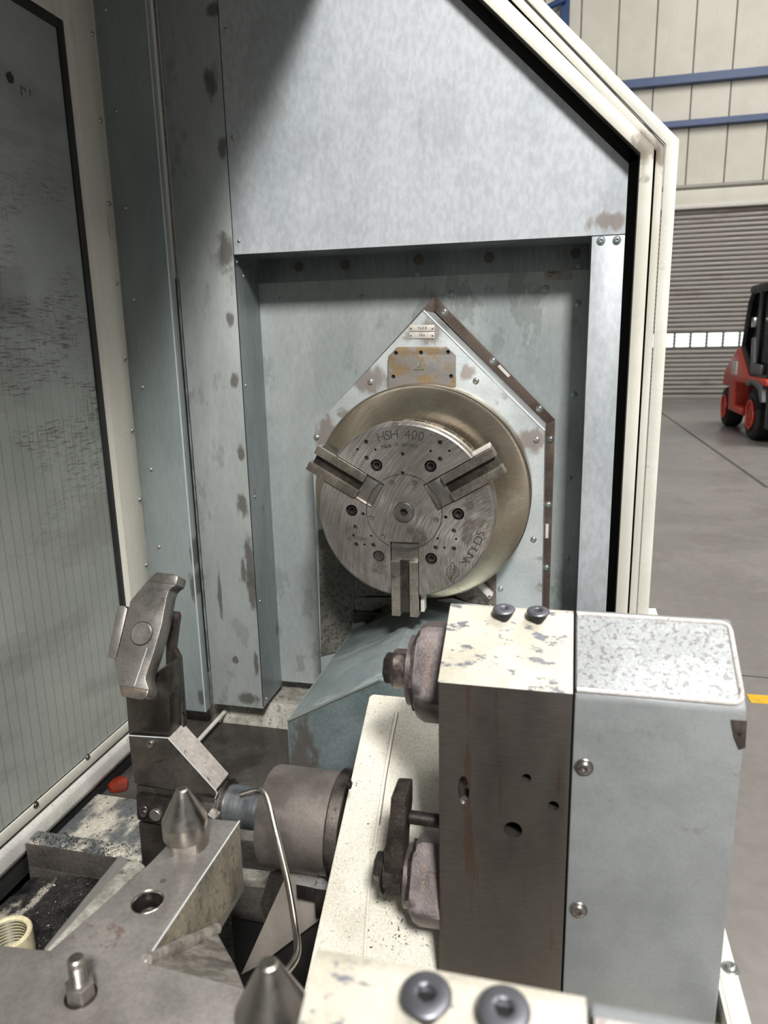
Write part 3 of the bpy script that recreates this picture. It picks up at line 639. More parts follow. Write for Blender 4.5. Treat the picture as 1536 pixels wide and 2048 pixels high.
# rough headstock casting seen below the flange
hs = thing('headstock_casting', 'rough dark headstock casting below the chuck, between the cover legs', 'machine casting', (AXX, YD+.05, -.9))
prism('casting_body', [(-.50, YD+.02, -.45), (-.155, YD+.02, -.45), (-.155, YD+.02, -.98), (-.50, YD+.02, -.98)], (0, .12, 0), head_br, hs, .002)
prism('flank_plate', [AY(x, y, YD-.006) for x, y in ((636, 1060), (709, 1060), (709, 1203), (700, 1270), (690, 1300), (642, 1312))], (0, .004, 0), head_m, hs, .001)
prism('cheek_plate', [AY(x, y, YD-.004) for x, y in ((712, 1150), (800, 1180), (800, 1192), (712, 1192))], (0, .01, 0), head_m, hs, .001)
prism('cheek_plate', [AY(x, y, YD-.006) for x, y in ((712, 1195), (800, 1195), (760, 1215), (712, 1237))], (0, .01, 0), head_m, hs, .001)
prism('clamp_foot', [AY(x, y, YD-.012) for x, y in ((706, 1222), (760, 1226), (745, 1240), (706, 1248))], (0, .02, 0), blackox, hs, .002)
prism('cheek_plate', [AY(x, y, YD-.004) for x, y in ((880, 1130), (992, 1130), (992, 1211), (936, 1205), (905, 1190))], (0, .01, 0), head_br, hs, .001, label='brown stained cheek plate')
prism('pipe_clip', [AY(x, y, YD-.03) for x, y in ((955, 1173), (963, 1166), (986, 1190), (979, 1199))], (0, .02, 0), nickel, hs, .001)
screw(AY(979, 1193, YD-.03), NY, .004, hs, 'dome', steel_d)
screw(AY(980, 1214, YD-.004), NY, .006, hs); screw(AY(709, 1228, YD-.013), NY, .006, hs, 'button', steel_d); screw(AY(893, 1190, YD-.005), NY, .005, hs, 'cap', steel_d); screw(AY(900, 1188, YD-.005), NY, .004, hs, 'cap', steel_d)
prism('lower_apron', [AY(x, y, YD-.008) for x, y in ((870, 1200), (905, 1196), (940, 1207), (992, 1213), (992, 1240), (940, 1240))], (0, .004, 0), cover_grey, hs, .001)
# ================================================================== CHUCK
ck = thing('lathe_chuck', 'round three-jaw steel lathe chuck on a bronze-coloured flange', 'chuck', (AXX, 1.62, AXZ))
YF = 1.53; C0 = Vector((AXX, YF, AXZ))
def pol(r, a, Y=YF): return Vector((AXX+r*math.cos(R(a)), Y, AXZ+r*math.sin(R(a))))
def q(x, y, Y=YF): return AY(580+x/2.793, 560+y/2.793, Y)
fl = lathe('flange', [(0, .1), (.26, .1), (.268, .094), (.268, .012), (.264, .006), (.258, .004), (.20, .0), (0, 0)], (AXX, 1.705, AXZ), (0, 1, 0), flange_m, ck, 128, 'bronze-coloured flange disc')
lathe('flange_neck', [(0, 0), (.165, 0), (.165, .08), (0, .08)], (AXX, 1.63, AXZ), (0, 1, 0), steel_d, ck, 96)
body = lathe('chuck_body', [(0, .095), (.188, .095), (.19, .09), (.19, .078), (.196, .075), (.1985, .070), (.1985, .010), (.1965, .004), (.192, 0), (0, 0)], (AXX, YF, AXZ), (0, 1, 0), chuck_face_m, ck, 128)
bm = bmesh.new()
JA = (-90, 30, 150)
def jawbox(a, r0, r1, hw, y0, y1, bm):
    ra = Vector((math.cos(R(a)), 0, math.sin(R(a)))); tn = Vector((-ra.z, 0, ra.x))
    pts = [C0+ra*r0-tn*hw, C0+ra*r1-tn*hw, C0+ra*r1+tn*hw, C0+ra*r0+tn*hw]
    return prism_bm([p+Vector((0, y0, 0)) for p in pts], (0, y1-y0, 0), 0, bm)
for a in JA: jawbox(a, .068, .30, .0325, -.02, .022, bm)
bolts = [(r, a) for r, a in ((.120, 120), (.120, 60), (.120, 180), (.120, 0), (.120, -60))]
for r, a in bolts+[(.120, -120)]:
    lathe_bm([(0, -.02), (.0135, -.02), (.0135, .016), (0, .016)], pol(r, a), (0, 1, 0), 28, bm)
big = [(426, 905), (428, 994), (838, 908), (838, 1000), (365, 1380), (370, 1477), (466, 1481), (915, 1400), (813, 1495), (915, 1500)]
sm = [(376, 946), (477, 948), (785, 955), (890, 955), (354, 1427), (452, 1430), (416, 1478), (928, 1448), (825, 1445), (863, 1496)]
md = [(629, 972), (629, 1078), (408, 1307), (869, 1325)]
holes = [(p, .0052) for p in big]+[(p, .0026) for p in sm]+[(p, .004) for p in md]
for p, r in holes: lathe_bm([(0, -.02), (r, -.02), (r, .014), (0, .014)], q(*p), (0, 1, 0), 20, bm)
scr = [(570, 1131), (695, 1132), (456, 1327), (816, 1338), (520, 1433), (752, 1443)]
for p in scr: lathe_bm([(0, -.02), (.0056, -.02), (.0056, .004), (0, .004)], q(*p), (0, 1, 0), 20, bm)
lathe_bm([(0, -.02), (.0235, -.02), (.0235, .010), (0, .010)], C0, (0, 1, 0), 48, bm)
boolean_cut(body, bm)
# thin turned groove between centre disc and body, drawn as two real ring edges
lathe('centre_ring', [(.0842, -.0004), (.0850, -.0006), (.0858, -.0004), (.0858, .0004), (.0842, .0004)], C0, (0, 1, 0), steel_d, ck, 96)
for r, a in bolts:
    p = pol(r, a, YF+.0145); cyl('washer', pol(r, a, YF+.0155), NY, .0132, .001, black, ck, 24); screw(p, NY, .0105, ck, 'cap', blackox, 'cap_screw')
cyl('plug', pol(.120, -120, YF+.015), NY, .0125, .010, steel_d, ck, 24, .002)
for p, r in holes:
    c = q(*p); c.y = YF+.0135; cyl('hole_bottom', c, NY, r, .0008, black if r < .003 else steel_d, body, 12)
for p in scr: c = q(*p); c.y = YF+.0035; screw(c, NY, .005, ck, 'cap', steel, 'set_screw').scale.z = .003
lathe('centre_cap', [(0, .0085), (.0222, .003), (.0228, .0), (.0222, -.0025), (.021, -.003), (.0095, -.003), (.009, -.002), (.0088, .006), (0, .006)], C0, (0, 1, 0), steel, ck, 48, 'centre cap with hexagon socket', hexfrom=5)
lathe('socket_bottom', [(0, 0), (.009, 0), (.009, .001), (0, .001)], C0+Vector((0, .0045, 0)), (0, 1, 0), black, ck, 6)
# shallow panels milled beside the slots
for a in (-60, -120):
    pass
tooth_m = surf('serrated_jaw_steel', srgb(152, 145, 135), srgb(170, 163, 153), .75, .34, scale=20, fine=.1, bump=.05, speck=(srgb(80, 66, 52), 60, .62, .6))
jaw_d = surf('oily_jaw_groove', srgb(58, 53, 48), srgb(76, 70, 63), .6, .4, scale=20, fine=.12, bump=.1)
def jaw(a, out=.243):
    ra = Vector((math.cos(R(a)), 0, math.sin(R(a)))); tn = Vector((-ra.z, 0, ra.x))
    def bb(r0, r1, t0, t1, y0, y1, bev=.0008):
        pts = [C0+ra*r0+tn*t0, C0+ra*r1+tn*t0, C0+ra*r1+tn*t1, C0+ra*r0+tn*t1]
        return prism_bm([p+Vector((0, y0, 0)) for p in pts], (0, y1-y0, 0), bev)
    j = put('jaw', bb(.112, out-.006, -.0305, .0305, .006, .06, .001), jaw_d, ck, True)
    put('slider', bb(.070, .112, -.031, .031, .006, .021, .001), steel, ck, True)
    put('slot_wall', bb(.066, .0705, -.0325, .0325, .002, .022, 0), steel_d, ck)
    put('jaw_key', bb(.16, out-.004, .031, .040, .022, .05, .001), nickel, j, True)
    for s in (-1, 1):
        t0, t1 = (.0115, .0305) if s > 0 else (-.0305, -.0115)
        rl = put('jaw_rail', bb(.112, out, t0, t1, -.004, .03, .0008), tooth_m, ck, True, 'serrated jaw rail')
        b2 = bmesh.new(); n = 52; pitch = (out-.113)/n
        for i in range(n):
            r_ = .1132+pitch*i
            tri = [C0+ra*r_+tn*t0+Vector((0, -.0038, 0)), C0+ra*(r_+pitch*.42)+tn*t0+Vector((0, -.0056, 0)), C0+ra*(r_+pitch*.84)+tn*t0+Vector((0, -.0038, 0))]
            prism_bm(tri, tn*(t1-t0), 0, b2)
        tag(put('jaw_serration', b2, tooth_m, rl), kind='stuff')
jaw(-90); jaw(30, .238); jaw(150, .240)
# engraving around the rim
def arc_text(s, r, a0, a1, size, each=True):
    n = len(s); bm = bmesh.new()
    for i, ch in enumerate(s):
        if ch == ' ': continue
        a = a0+(a1-a0)*i/(n-1); ra = Vector((math.cos(R(a)), 0, math.sin(R(a)))); tn = Vector((ra.z, 0, -ra.x))
        text_bm(ch, size, pol(r, a, YF-.0004), tn, ra, bm, .0004, 1, -.0004 if size > .02 else .0)
        if each: put('engraved_letter', bm, etch, body); bm = bmesh.new()
    if not each: tag(put('engraved_line', bm, etch, body), kind='stuff')
arc_text('HSH 400', .1725, 106, 76.5, .029)
arc_text('Made in Germany', .151, 106.5, 78, .0125, False)
arc_text('SCHUNK', .1725, -13.5, -39.0, .026)
# the maker's mark: an open teardrop outline with a hooked stroke inside
bm = bmesh.new()
def mk(pts, r=.0007): tube_bm([AY(880+x/12.8, 1030+y/12.8, YF-.0004) for x, y in pts], r, 6, bm)
mk([(320, 1200), (300, 1250), (270, 1300), (200, 1345), (165, 1410), (170, 1500), (205, 1560), (230, 1620), (290, 1700), (350, 1750)])
mk([(320, 1200), (360, 1260), (400, 1320), (460, 1360), (495, 1440), (480, 1520), (420, 1580), (375, 1640), (355, 1700), (350, 1750)])
mk([(300, 1330), (255, 1400), (260, 1470), (320, 1500), (390, 1480), (410, 1420), (380, 1370), (330, 1400), (345, 1440)], .0009)
mk([(275, 1540), (265, 1600), (290, 1660), (300, 1560), (345, 1530)], .0009); mk([(350, 1290), (385, 1340), (370, 1380)], .0009)
put('maker_mark', bm, etch, body)
# slots in the chuck body side
for a in (96, 82, 62, 48):
    ra = Vector((math.cos(R(a)), 0, math.sin(R(a)))); tn = Vector((-ra.z, 0, ra.x)); c = C0+ra*.1986+Vector((0, .05, 0))
    prism('side_slot', [c-tn*.012+Vector((0, -.006, 0)), c+tn*.012+Vector((0, -.006, 0)), c+tn*.012+Vector((0, .006, 0)), c-tn*.012+Vector((0, .006, 0))], ra*.0006, black, body)

# ================================================================== WAY COVER (sloping sheet roof below the chuck)
wc = thing('way_cover', 'sloping blue-grey sheet metal way cover under the chuck', 'way cover', (-.4, 1.5, -.9))
ax, az, rx, rz = -.534, -.768, -.334, -.658
prism('left_slope', [(ax, 1.3, az), (rx, 1.3, rz), (rx, 1.3, rz-.004), (ax, 1.3, az-.004)], (0, .5, 0), slide_m, wc, .0006)
prism('right_slope', [(rx, 1.3, rz), (rx+.30, 1.3, rz-.055), (rx+.30, 1.3, rz-.059), (rx, 1.3, rz-.004)], (0, .5, 0), slide_m, wc, .0006)
prism('front_sheet', [(ax, 1.298, az), (rx, 1.298, rz), (rx+.30, 1.298, rz-.055), (rx+.30, 1.298, -1.12), (ax-.006, 1.298, -1.12)], (0, .003, 0), surf('way_cover_front', srgb(104, 118, 118), srgb(118, 130, 130), .3, .42, scale=8, fine=.1, bump=.1, spots=[(ax+.03, -.95, .035, .16)], spotcol=srgb(88, 80, 74)), wc)
box('left_skirt', ax-.003, ax, 1.30, 1.8, -1.12, az, slide_m, wc)
put('folded_seam', tube_bm([(ax, 1.298, az), (rx, 1.298, rz)], .0025, 8), surf('seam_edge', srgb(128, 130, 122), srgb(138, 138, 128), .4, .4, fine=0, bump=0), wc, True)

# ================================================================== BED / CHIP TRAYS
TZ = -1.13
bed = thing('machine_bed', 'oily chip-strewn cast machine bed below the spindle', 'machine bed', (-.7, 1.5, -1.4))
P1, P2 = AZ(88, 1692, -1.07), AZ(232, 1718, -1.07)
yb = P1.y
box('bed_floor', -1.13, .10, 1.18, 1.86, TZ-.2, TZ, tray_m, bed, .004, 'dark oily tray floor')
box('bed_ledge', -1.13, .10, 1.90, 2.25, TZ-.2, -1.07, raw_cast, bed, .006)
prism('bed_ledge_slope', [(-.98, 1.90, -1.07), (-.98, 1.86, TZ-.001), (-.98, 1.92, TZ-.001)], (.9, 0, 0), raw_cast, bed)
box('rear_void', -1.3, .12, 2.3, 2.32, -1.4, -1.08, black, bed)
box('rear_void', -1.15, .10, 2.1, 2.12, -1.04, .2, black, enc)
box('tray_panel', -1.13, -.72, yb+.043, 1.44, TZ-.1, TZ+.012, tray_w, bed, .003, 'white-smeared tray panel')
box('cross_bar', -1.13, -.66, yb, yb+.042, -1.16, -1.0715, tray_m, bed, .002)
box('bar_top', -1.13, -.66, yb+.001, yb+.042, -1.0712, -1.0695, tray_w, bed, .0005, 'white-smeared top of the cross bar')
box('chip_tray_floor', -1.13, -.30, .45, yb, -1.25, -1.17, tray_w, bed)
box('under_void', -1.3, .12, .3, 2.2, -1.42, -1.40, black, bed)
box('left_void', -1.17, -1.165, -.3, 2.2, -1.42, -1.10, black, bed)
rod = thing('thin_rod', 'thin bright metal rod lying in the tray behind the slanted bracket', 'rod', (-.8, 1.7, -1.1))
p, r_ = AZ(396, 1482, -1.10), AZ(460, 1412, -1.10)
put('rod', tube_bm([p+(p-r_)*.4, r_+(r_-p)*.2], .0065, 12), nickel, rod, True)
bm = bmesh.new(); rs = random.Random(5)
def chip(bm, c, s):
    ax1 = Vector((rs.uniform(-1, 1), rs.uniform(-1, 1), rs.uniform(-.6, .6))).normalized()*s; b1 = ax1.orthogonal().normalized()*s*rs.uniform(.15, .5); b1.rotate(Matrix.Rotation(rs.uniform(0, 6), 3, ax1))
    n1 = ax1.cross(b1).normalized()*s*.22
    v = [bm.verts.new(c+k) for k in (-ax1-b1, ax1-b1*.6, ax1*.8+b1, -ax1*.7+b1, n1*1.6)]
    bm.faces.new(v[:4]); bm.faces.new((v[0], v[1], v[4])); bm.faces.new((v[1], v[2], v[4])); bm.faces.new((v[2], v[3], v[4])); bm.faces.new((v[3], v[0], v[4]))
def hgt(x, y):
    f = max(0, min(1, (x+1.10)/.18))
    return -1.150+.022*f+.005*math.sin(x*31+y*17)
n = 30; gx = [(-1.12+.80*i/n) for i in range(n+1)]; gy = [.45+(yb-.45)*i/n for i in range(n+1)]
bmg = bmesh.new(); vs = [[bmg.verts.new((x, y, hgt(x, y)+rs.uniform(-.002, .002))) for x in gx] for y in gy]
for j in range(n):
    for i in range(n): bmg.faces.new((vs[j][i], vs[j][i+1], vs[j+1][i+1], vs[j+1][i]))
heap = put('chip_heap', bmg, surf('chip_mud', srgb(24, 24, 25), srgb(50, 48, 46), .3, .5, scale=16, fine=.3, fscale=180, bump=1, bscale=110, speck=(srgb(150, 146, 140), 240, .68, .8), spots=[(-1.09, .98, .035, .10, 'xy', srgb(176, 170, 156), .85), (-1.06, 1.12, .012, .05, 'xy', srgb(190, 184, 170), .8)]), None)
tag(heap, 'heap of dark metal chips filling the left tray beside the sill', 'metal chips', kind='stuff')
for i in range(9000):
    x, y = rs.uniform(-1.09, -.45), rs.uniform(.55, yb)
    chip(bm, Vector((x, y, hgt(x, y)+.001)), rs.uniform(.0012, .0034))
for i in range(700):
    x = rs.uniform(-1.12, -.9) if i % 2 else rs.uniform(-1.12, -.66); chip(bm, Vector((x, rs.uniform(yb, yb+.042), -1.0685)), rs.uniform(.001, .003))
for i in range(500): chip(bm, Vector((rs.uniform(-1.1, -.6), rs.uniform(1.2, 1.8), TZ+.002+(.012 if False else 0))), rs.uniform(.0006, .0018))
tag(put('loose_chips', bm, chip_m), 'loose metal chips scattered over the trays and cross bar', 'metal chips', kind='stuff')
rag = thing('red_plastic_piece', 'small glossy orange-red plastic piece lying under the door sill', 'plastic part', AZ(238, 1570, -1.12))
prism('plastic_body', [AZ(x, y, -1.115) for x, y in ((214, 1569), (226, 1556), (243, 1549), (256, 1556), (254, 1572), (238, 1576), (222, 1577))], (0, 0, -.015), surf('red_plastic', srgb(130, 42, 22), srgb(90, 30, 18), 0, .3, scale=20, fine=.1, bump=.2), rag, .004)
rg = thing('hose_end', 'yellowish ribbed hose end standing in the chips, bottom left', 'hose', AZ(15, 1860, -1.14))
c = AZ(12, 1868, -1.085)
prof = [(.036, -.07), (.036, 0), (.0385, .003), (.0435, .003), (.046, 0), (.046, -.07)]
hose = lathe('hose_wall', prof, c, (0, 0, 1), surf('yellowed_hose', srgb(196, 184, 148), srgb(210, 198, 164), 0, .5, scale=20, fine=.1, bump=.1, speck=(srgb(80, 70, 54), 40, .6, .8)), rg, 48)
for k in range(7): lathe('hose_rib', [(.0362, -.002), (.0345, 0), (.0362, .002)], c+Vector((0, 0, -.006-.007*k)), (0, 0, 1), surf('dark_rib', srgb(52, 48, 36), srgb(70, 64, 46), 0, .5, fine=0, bump=0) if k == 0 else bpy.data.materials['dark_rib'], hose, 40)

# ================================================================== CAST ARM PLATE with cone pins (foreground left)
PZ_ = -.58
def onP(lst, dz=0): return [AZ(x, y, PZ_)+Vector((0, 0, dz)) for x, y in lst]
pl = thing('cast_bracket_plate', 'flat grey cast bracket plate with an arm, holes and rust marks in the foreground', 'bracket', (-.5, .5, -.75))
xa = AZ(290, 1924, PZ_).x
out = [Vector((xa, AZ(472, 1641, PZ_).y, PZ_)), AZ(290, 1924, PZ_)]+onP([ (488, 1976), (455, 2110), (-60, 2110), (-60, 1889), (0, 1889), (70, 1898), (100, 1900), (282, 1742), (300, 1725), (388, 1634)])
top = prism('plate_body', out, (0, 0, -.10), plate_m, pl, .0015)
bm = bmesh.new()
hc1 = AZ(295, 1803, PZ_); hr = .0165
lathe_bm([(0, .02), (hr, .02), (hr, -.05), (0, -.05)], hc1, (0, 0, 1), 40, bm)
h2 = AZ(326, 1762, PZ_); lathe_bm([(0, .02), (.0035, .02), (.0035, -.02), (0, -.02)], h2, (0, 0, 1), 20, bm)
boolean_cut(top, bm)
lathe('hole_rim', [(hr+.0012, .0), (hr+.0005, .0006), (hr-.0005, -.0006), (hr-.001, -.002)], hc1, (0, 0, 1), steel_pin, top, 40)
lathe('hole_sleeve', [(hr-.0002, -.002), (hr-.0002, -.049), (0, -.049), (0, -.0488), (hr-.0006, -.0486), (hr-.0006, -.002)], hc1, (0, 0, 1), blackox, top, 40)
lathe('bolt_in_hole', [(0, 0), (.0125, 0), (.0125, .012), (.010, .014), (.006, .014), (.0055, .009), (0, .009)], hc1+Vector((0, 0, -.030)), (0, 0, 1), steel, pl, 24, 'cap screw sunk in the hole', hexfrom=4)
# arm flank: real thickness below, with raw cast side
s1, s2, s3, s4 = out[0]+Vector((.001, 0, -.0015)), out[1]+Vector((.001, 0, -.0015)), AX(430, 1857, xa+.001), AX(477, 1790, xa+.001)
put('edge_highlight', tube_bm([out[0], out[1]], .0009, 8), edge_m, pl, True)  # thin bright tube paints the highlight along the plate edge
prism('arm_flank', [s1, s2, s3, s4], (-.006, 0, 0), surf('oily_arm_flank', srgb(118, 112, 98), srgb(150, 142, 124), .5, .5, scale=14, stretch=(1, 1, .5), fine=.2, fscale=180, bump=.5, bscale=200, speck=(srgb(72, 68, 62), 70, .56, .6)), pl, .001)
gs = prism('weld_gusset', [AZ(292, 1927, PZ_-.002), AX(432, 1860, xa), AZ(470, 1930, PZ_-.05), AZ(490, 1978, PZ_-.002)], (0, 0, -.012), weld_m, pl, .002)
bw = tube_bm([AZ(292, 1922, PZ_), (AZ(292, 1922, PZ_)+AX(432, 1858, xa))*.5+Vector((.003, 0, .002)), AX(432, 1858, xa)], .007, 10); put('weld_bead', bw, weld_m, pl, True)
fa, fb = AZ(282, 1742, PZ_), AZ(92, 1902, PZ_); fc, fd = AZ(240, 1709, PZ_-.05), AZ(88, 1897, PZ_-.05); fe, ff = AZ(300, 1722, PZ_-.02), AZ(250, 1712, PZ_-.055)
prism('brushed_flank', [fa+Vector((-.004, .012, -.012)), fb+Vector((-.004, 0, -.012)), fd, fc], (.0, 0, -.02), brushed, pl, .001)
prism('raw_flank', [AZ(x, y, PZ_-.003) for x, y in ((290, 1732), (104, 1902), (92, 1900), (258, 1722), (272, 1716))], (0, 0, -.02), raw_cast, pl, .001)
def cone_pin(c, r, label):
    t = thing('locating_pin', label, 'pin', c, 'turned cone pins on the bracket plate')
    prof = [(0, .0745), (r*.19, .0743), (r*.27, .0728), (r*.32, .0700), (r*.99, .0345), (r, .0335), (r, .014), (r*.99, .013)]
    lathe('cone_head', prof+[(0, .013)], c, (0, 0, 1), steel_pin, t, 96, sharp=18)
    bm = bmesh.new(); pts = []
    for k in range(48):
        a = 2*math.pi*k/48; rr = r*.985; x, y = rr*math.cos(a), rr*math.sin(a)
        # spanner flats cut on the front-left side
        f = Vector((-.75, -.66, 0)); d_ = x*f.x+y*f.y
        if d_ > r*.78: x -= f.x*(d_-r*.78); y -= f.y*(d_-r*.78)
        f = Vector((.35, -.94, 0)); d_ = x*f.x+y*f.y
        if d_ > r*.80: x -= f.x*(d_-r*.80); y -= f.y*(d_-r*.80)
        pts.append(Vector(c)+Vector((x, y, 0)))
    prism('pin_base', pts, (0, 0, .0135), steel_pin, t, 0)
    return t
pc = AZ(374, 1687, PZ_); cone_pin(pc, .0265, 'turned steel cone pin standing on the arm by the column, in focus')
pc2 = AZ(537, 1924, -.42); pc2.z -= .0745
cone_pin(pc2, .0265, 'blurred steel cone pin at the bottom edge beside the near cream block')
sb = thing('pin_socket_block', 'dark steel block under the near cone pin, cut by the bottom edge', 'steel block', (pc2.x, pc2.y, PZ_))
box('block_body', pc2.x-.034, pc2.x+.034, pc2.y-.06, pc2.y+.028, PZ_+.0005, pc2.z-.0005, blackox, sb, .003)
# stud with nut
nb = thing('stud_and_nut', 'threaded stud with hexagon nut standing on the bracket plate, bottom left', 'bolt', AZ(162, 1995, PZ_))
c = AZ(162, 1992, PZ_)
hp = [c+Vector((.0135*math.cos(R(60*k+12)), .0135*math.sin(R(60*k+12)), .001)) for k in range(6)]
prism('nut', hp, (0, 0, .014), steel, nb, .0008)
prof = [(0, .0), (.0078, .0)]
for k in range(9): prof += [(.0078, .014+k*.0024), (.0069, .0152+k*.0024)]
prof += [(.0078, .0365), (.0076, .0405), (.006, .0425), (0, .0425)]
lathe('stud', prof, c, (0, 0, 1), steel_pin, nb, 24)
lathe('washer', [(.0, .0), (.0145, 0), (.0145, .0012), (0, .0012)], c, (0, 0, 1), steel_d, nb, 32)

# ================================================================== TOOL PROBE / SWING ARM
sa = thing('tool_setter', 'dark steel tool setter with upright column and slanted bracket, left centre', 'machine arm', (-.6, .95, -.85))
Ya = .95
col = prism('column', pY(Ya, [(251, 1388), (337, 1330), (340, 1478), (258, 1474)]), (0, .036, 0), steel_d, sa, .001)
prism('column_back_plate', pY(Ya+.037, [(332, 1226), (353, 1228), (356, 1236), (348, 1300), (358, 1318), (368, 1455), (330, 1470)]), (0, .012, 0), steel_d, sa, .001)
gus = prism('slanted_bracket', pY(Ya-.004, [(256, 1471), (336, 1476), (432, 1582), (434, 1588), (430, 1598), (268, 1568)]), (0, .050, 0), surf('bracket_steel', srgb(118, 111, 104), srgb(140, 133, 126), .95, .34, scale=12, fine=.1, bump=.12, speck=(srgb(62, 54, 48), 60, .64, .6)), sa, .0022)
screw(AY(303, 1486, Ya-.004), NY, .0062, sa, 'cap', steel)
put('edge_highlight', tube_bm(pY(Ya-.0042, [(258, 1471), (336, 1476), (432, 1582), (434, 1588), (430, 1597)]), .0010, 8), edge_m, sa, True)  # highlight on the bracket edges, drawn as a bright tube
prism('bracket_bevel', [AY(337, 1476, Ya-.003)+Vector((.0008, 0, .0008)), AY(431, 1581, Ya-.003)+Vector((.0008, 0, .0008)), AY(431, 1581, Ya-.003)+Vector((.0008, .047, .0008)), AY(337, 1476, Ya-.003)+Vector((.0008, .047, .0008))], (-.001, 0, -.001), surf('lit_bevel_steel', srgb(162, 155, 147), srgb(178, 171, 163), .3, .4, scale=20, fine=.1, bump=.15, speck=(srgb(70, 62, 56), 90, .64, .7)), sa)  # pale skin paints in the light caught by the bracket's upper bevel
prism('hub_block', pY(Ya-.002, [(272, 1570), (430, 1594), (424, 1650), (420, 1668), (275, 1640)]), (0, .06, 0), steel_d, sa, .002)
prism('clamp_plate', pY(Ya-.010, [(272, 1591), (340, 1600), (338, 1652), (282, 1642), (274, 1634)]), (0, .008, 0), blackox, sa, .001)
screw(AY(290, 1624, Ya-.011), NY, .0062, sa, 'cap', steel_d); screw(AY(288, 1620, Ya-.011), NY, .008, sa, 'flat', steel_d)
cyl('clamp_disc', AY(314, 1627, Ya-.010), NY, .0105, .007, steel, sa, 32, .0008)
prism('lower_leg', pY(Ya, [(277, 1645), (340, 1650), (340, 1800), (291, 1800)]), (0, .05, 0), blackox, sa, .001)
SC = AY(480, 1613, Ya+.03); SR = .0335
lathe('hub_collar', [(0, -.035), (SR+.006, -.035), (SR+.006, -.006), (SR+.009, -.004), (SR+.009, 0), (SR+.003, .002), (0, .002)], SC+Vector((-.02, 0, 0)), (1, 0, 0), steel_d, sa, 56)
lathe('shaft', [(0, -.02), (SR, -.02), (SR, .10), (0, .10)], SC, (1, 0, 0), shaft_m, sa, 56)
prism('hub_lug', pY(Ya-.03, [(415, 1628), (430, 1640), (430, 1652), (420, 1655)]), (0, .02, 0), steel, sa, .001)
# tilted head plate, front face leaned back by the same slant
hd = thing('probe_head', 'tilted machined steel head plate with round boss on top of the column', 'machine head', AY(285, 1265, Ya-.03))
HP = AY(300, 1300, Ya-.02); HN = Vector((0, -math.cos(R(30)), math.sin(R(30))))
def hz(lst): return [AN(200+x/6.825, 1130+y/6.825, HP, HN) for x, y in lst]
main = [(640, 218), (1032, 272), (985, 300), (940, 345), (912, 420), (880, 580), (845, 790), (800, 960), (710, 1260), (650, 1430), (620, 1520), (618, 1575), (640, 1630), (658, 1690), (660, 1710), (252, 1640), (190, 1280), (270, 1060), (330, 830), (380, 680), (405, 520), (412, 492)]
prism('head_plate', hz(main), -HN*.030, steel, hd, .0008)
prism('upper_tip', hz([(640, 218), (765, 95), (1020, 125), (1052, 148), (1058, 178), (1032, 272)]), -HN*.030, steel, hd, .0012)
prism('lower_tip', hz([(252, 1640), (658, 1708), (632, 1800), (612, 1825), (575, 1845), (292, 1792)]), -HN*.030, surf('rust_edged_tip', srgb(140, 134, 128), srgb(156, 138, 122), .8, .36, scale=20, fine=.1, bump=.1), hd, .0012)
cb = hz([(568, 935)])[0]
bo = lathe('boss', [(0, -.002), (.0178, -.002), (.0178, .0012), (.0168, .0022), (.002, .0022), (.0015, .0014), (0, .0014)], cb, HN, steel, hd, 56)
lathe('boss_ring', [(.0178, 0), (.0183, .0008), (.019, .0002), (.019, -.001)], cb, HN, black, hd, 56)
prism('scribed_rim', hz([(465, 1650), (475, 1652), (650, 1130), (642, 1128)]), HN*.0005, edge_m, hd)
fb_ = prism('side_block', hz([(238, 552), (345, 560), (370, 600), (215, 1275), (95, 1258)]), -HN*.016, steel, hd, .001)
prism('block_edge', hz([(345, 560), (395, 572), (400, 600), (230, 1270), (215, 1275), (370, 600)]), -HN*.02, blackox, hd, .0004)
cy_ = thing('drive_housing', 'large round steel housing cylinder between polished shaft and cream beam', 'housing', AY(610, 1625, Ya+.03))
HC = SC+Vector((.056, 0, -.006)); HR = .079
HL = -.304-HC.x
lathe('housing_body', [(0, 0), (HR-.006, 0), (HR-.0015, .0015), (HR, .006), (HR, HL-.02), (0, HL-.02)], HC, (1, 0, 0), surf('housing_steel', srgb(116, 108, 102), srgb(134, 126, 120), .6, .42, scale=10, fine=.08, fscale=200, bump=.1, speck=(srgb(66, 56, 50), 60, .66, .6)), cy_, 96)
fz = HC+Vector((HL-.022, 0, 0))
lathe('housing_flange', [(0, 0), (HR+.004, 0), (HR+.007, .003), (HR+.007, .021), (0, .021)], fz, (1, 0, 0), steel_d, cy_, 96)
screw(AY(696, 1575, Ya-.05)+Vector((.0, .01, 0)), (-.75, -.6, .2), .008, cy_, 'flat', blackox)
# pieces seen under the housing
br = thing('lower_bracket', 'dark steel bed rail ledge under the housing', 'machine rail', (-.4, .95, -1.0))
prism('ledge_top', [AZ(x, y, -.98) for x, y in ((478, 1735), (562, 1745), (540, 1830), (530, 1835), (462, 1820))], (0, 0, -.015), tray_m, br, .003)
prism('ledge_body', [AZ(x, y, -.996) for x, y in ((478, 1740), (562, 1750), (540, 1832), (530, 1837), (462, 1822))], (0, 0, -.2), black, br)
prism('ledge_rib', [AZ(x, y, -.965) for x, y in ((478, 1733), (545, 1742), (528, 1762), (480, 1757))], (0, 0, -.02), raw_cast, br, .003)
prism('rail_bar', [AZ(x, y, -.94) for x, y in ((474, 1656), (512, 1660), (512, 1682), (476, 1680))], (0, 0, -.02), raw_cast, br, .002)
tcv = thing('telescopic_cover', 'beige sheet metal wedge cover beneath the round housing', 'cover', (-.35, .85, -1.0))
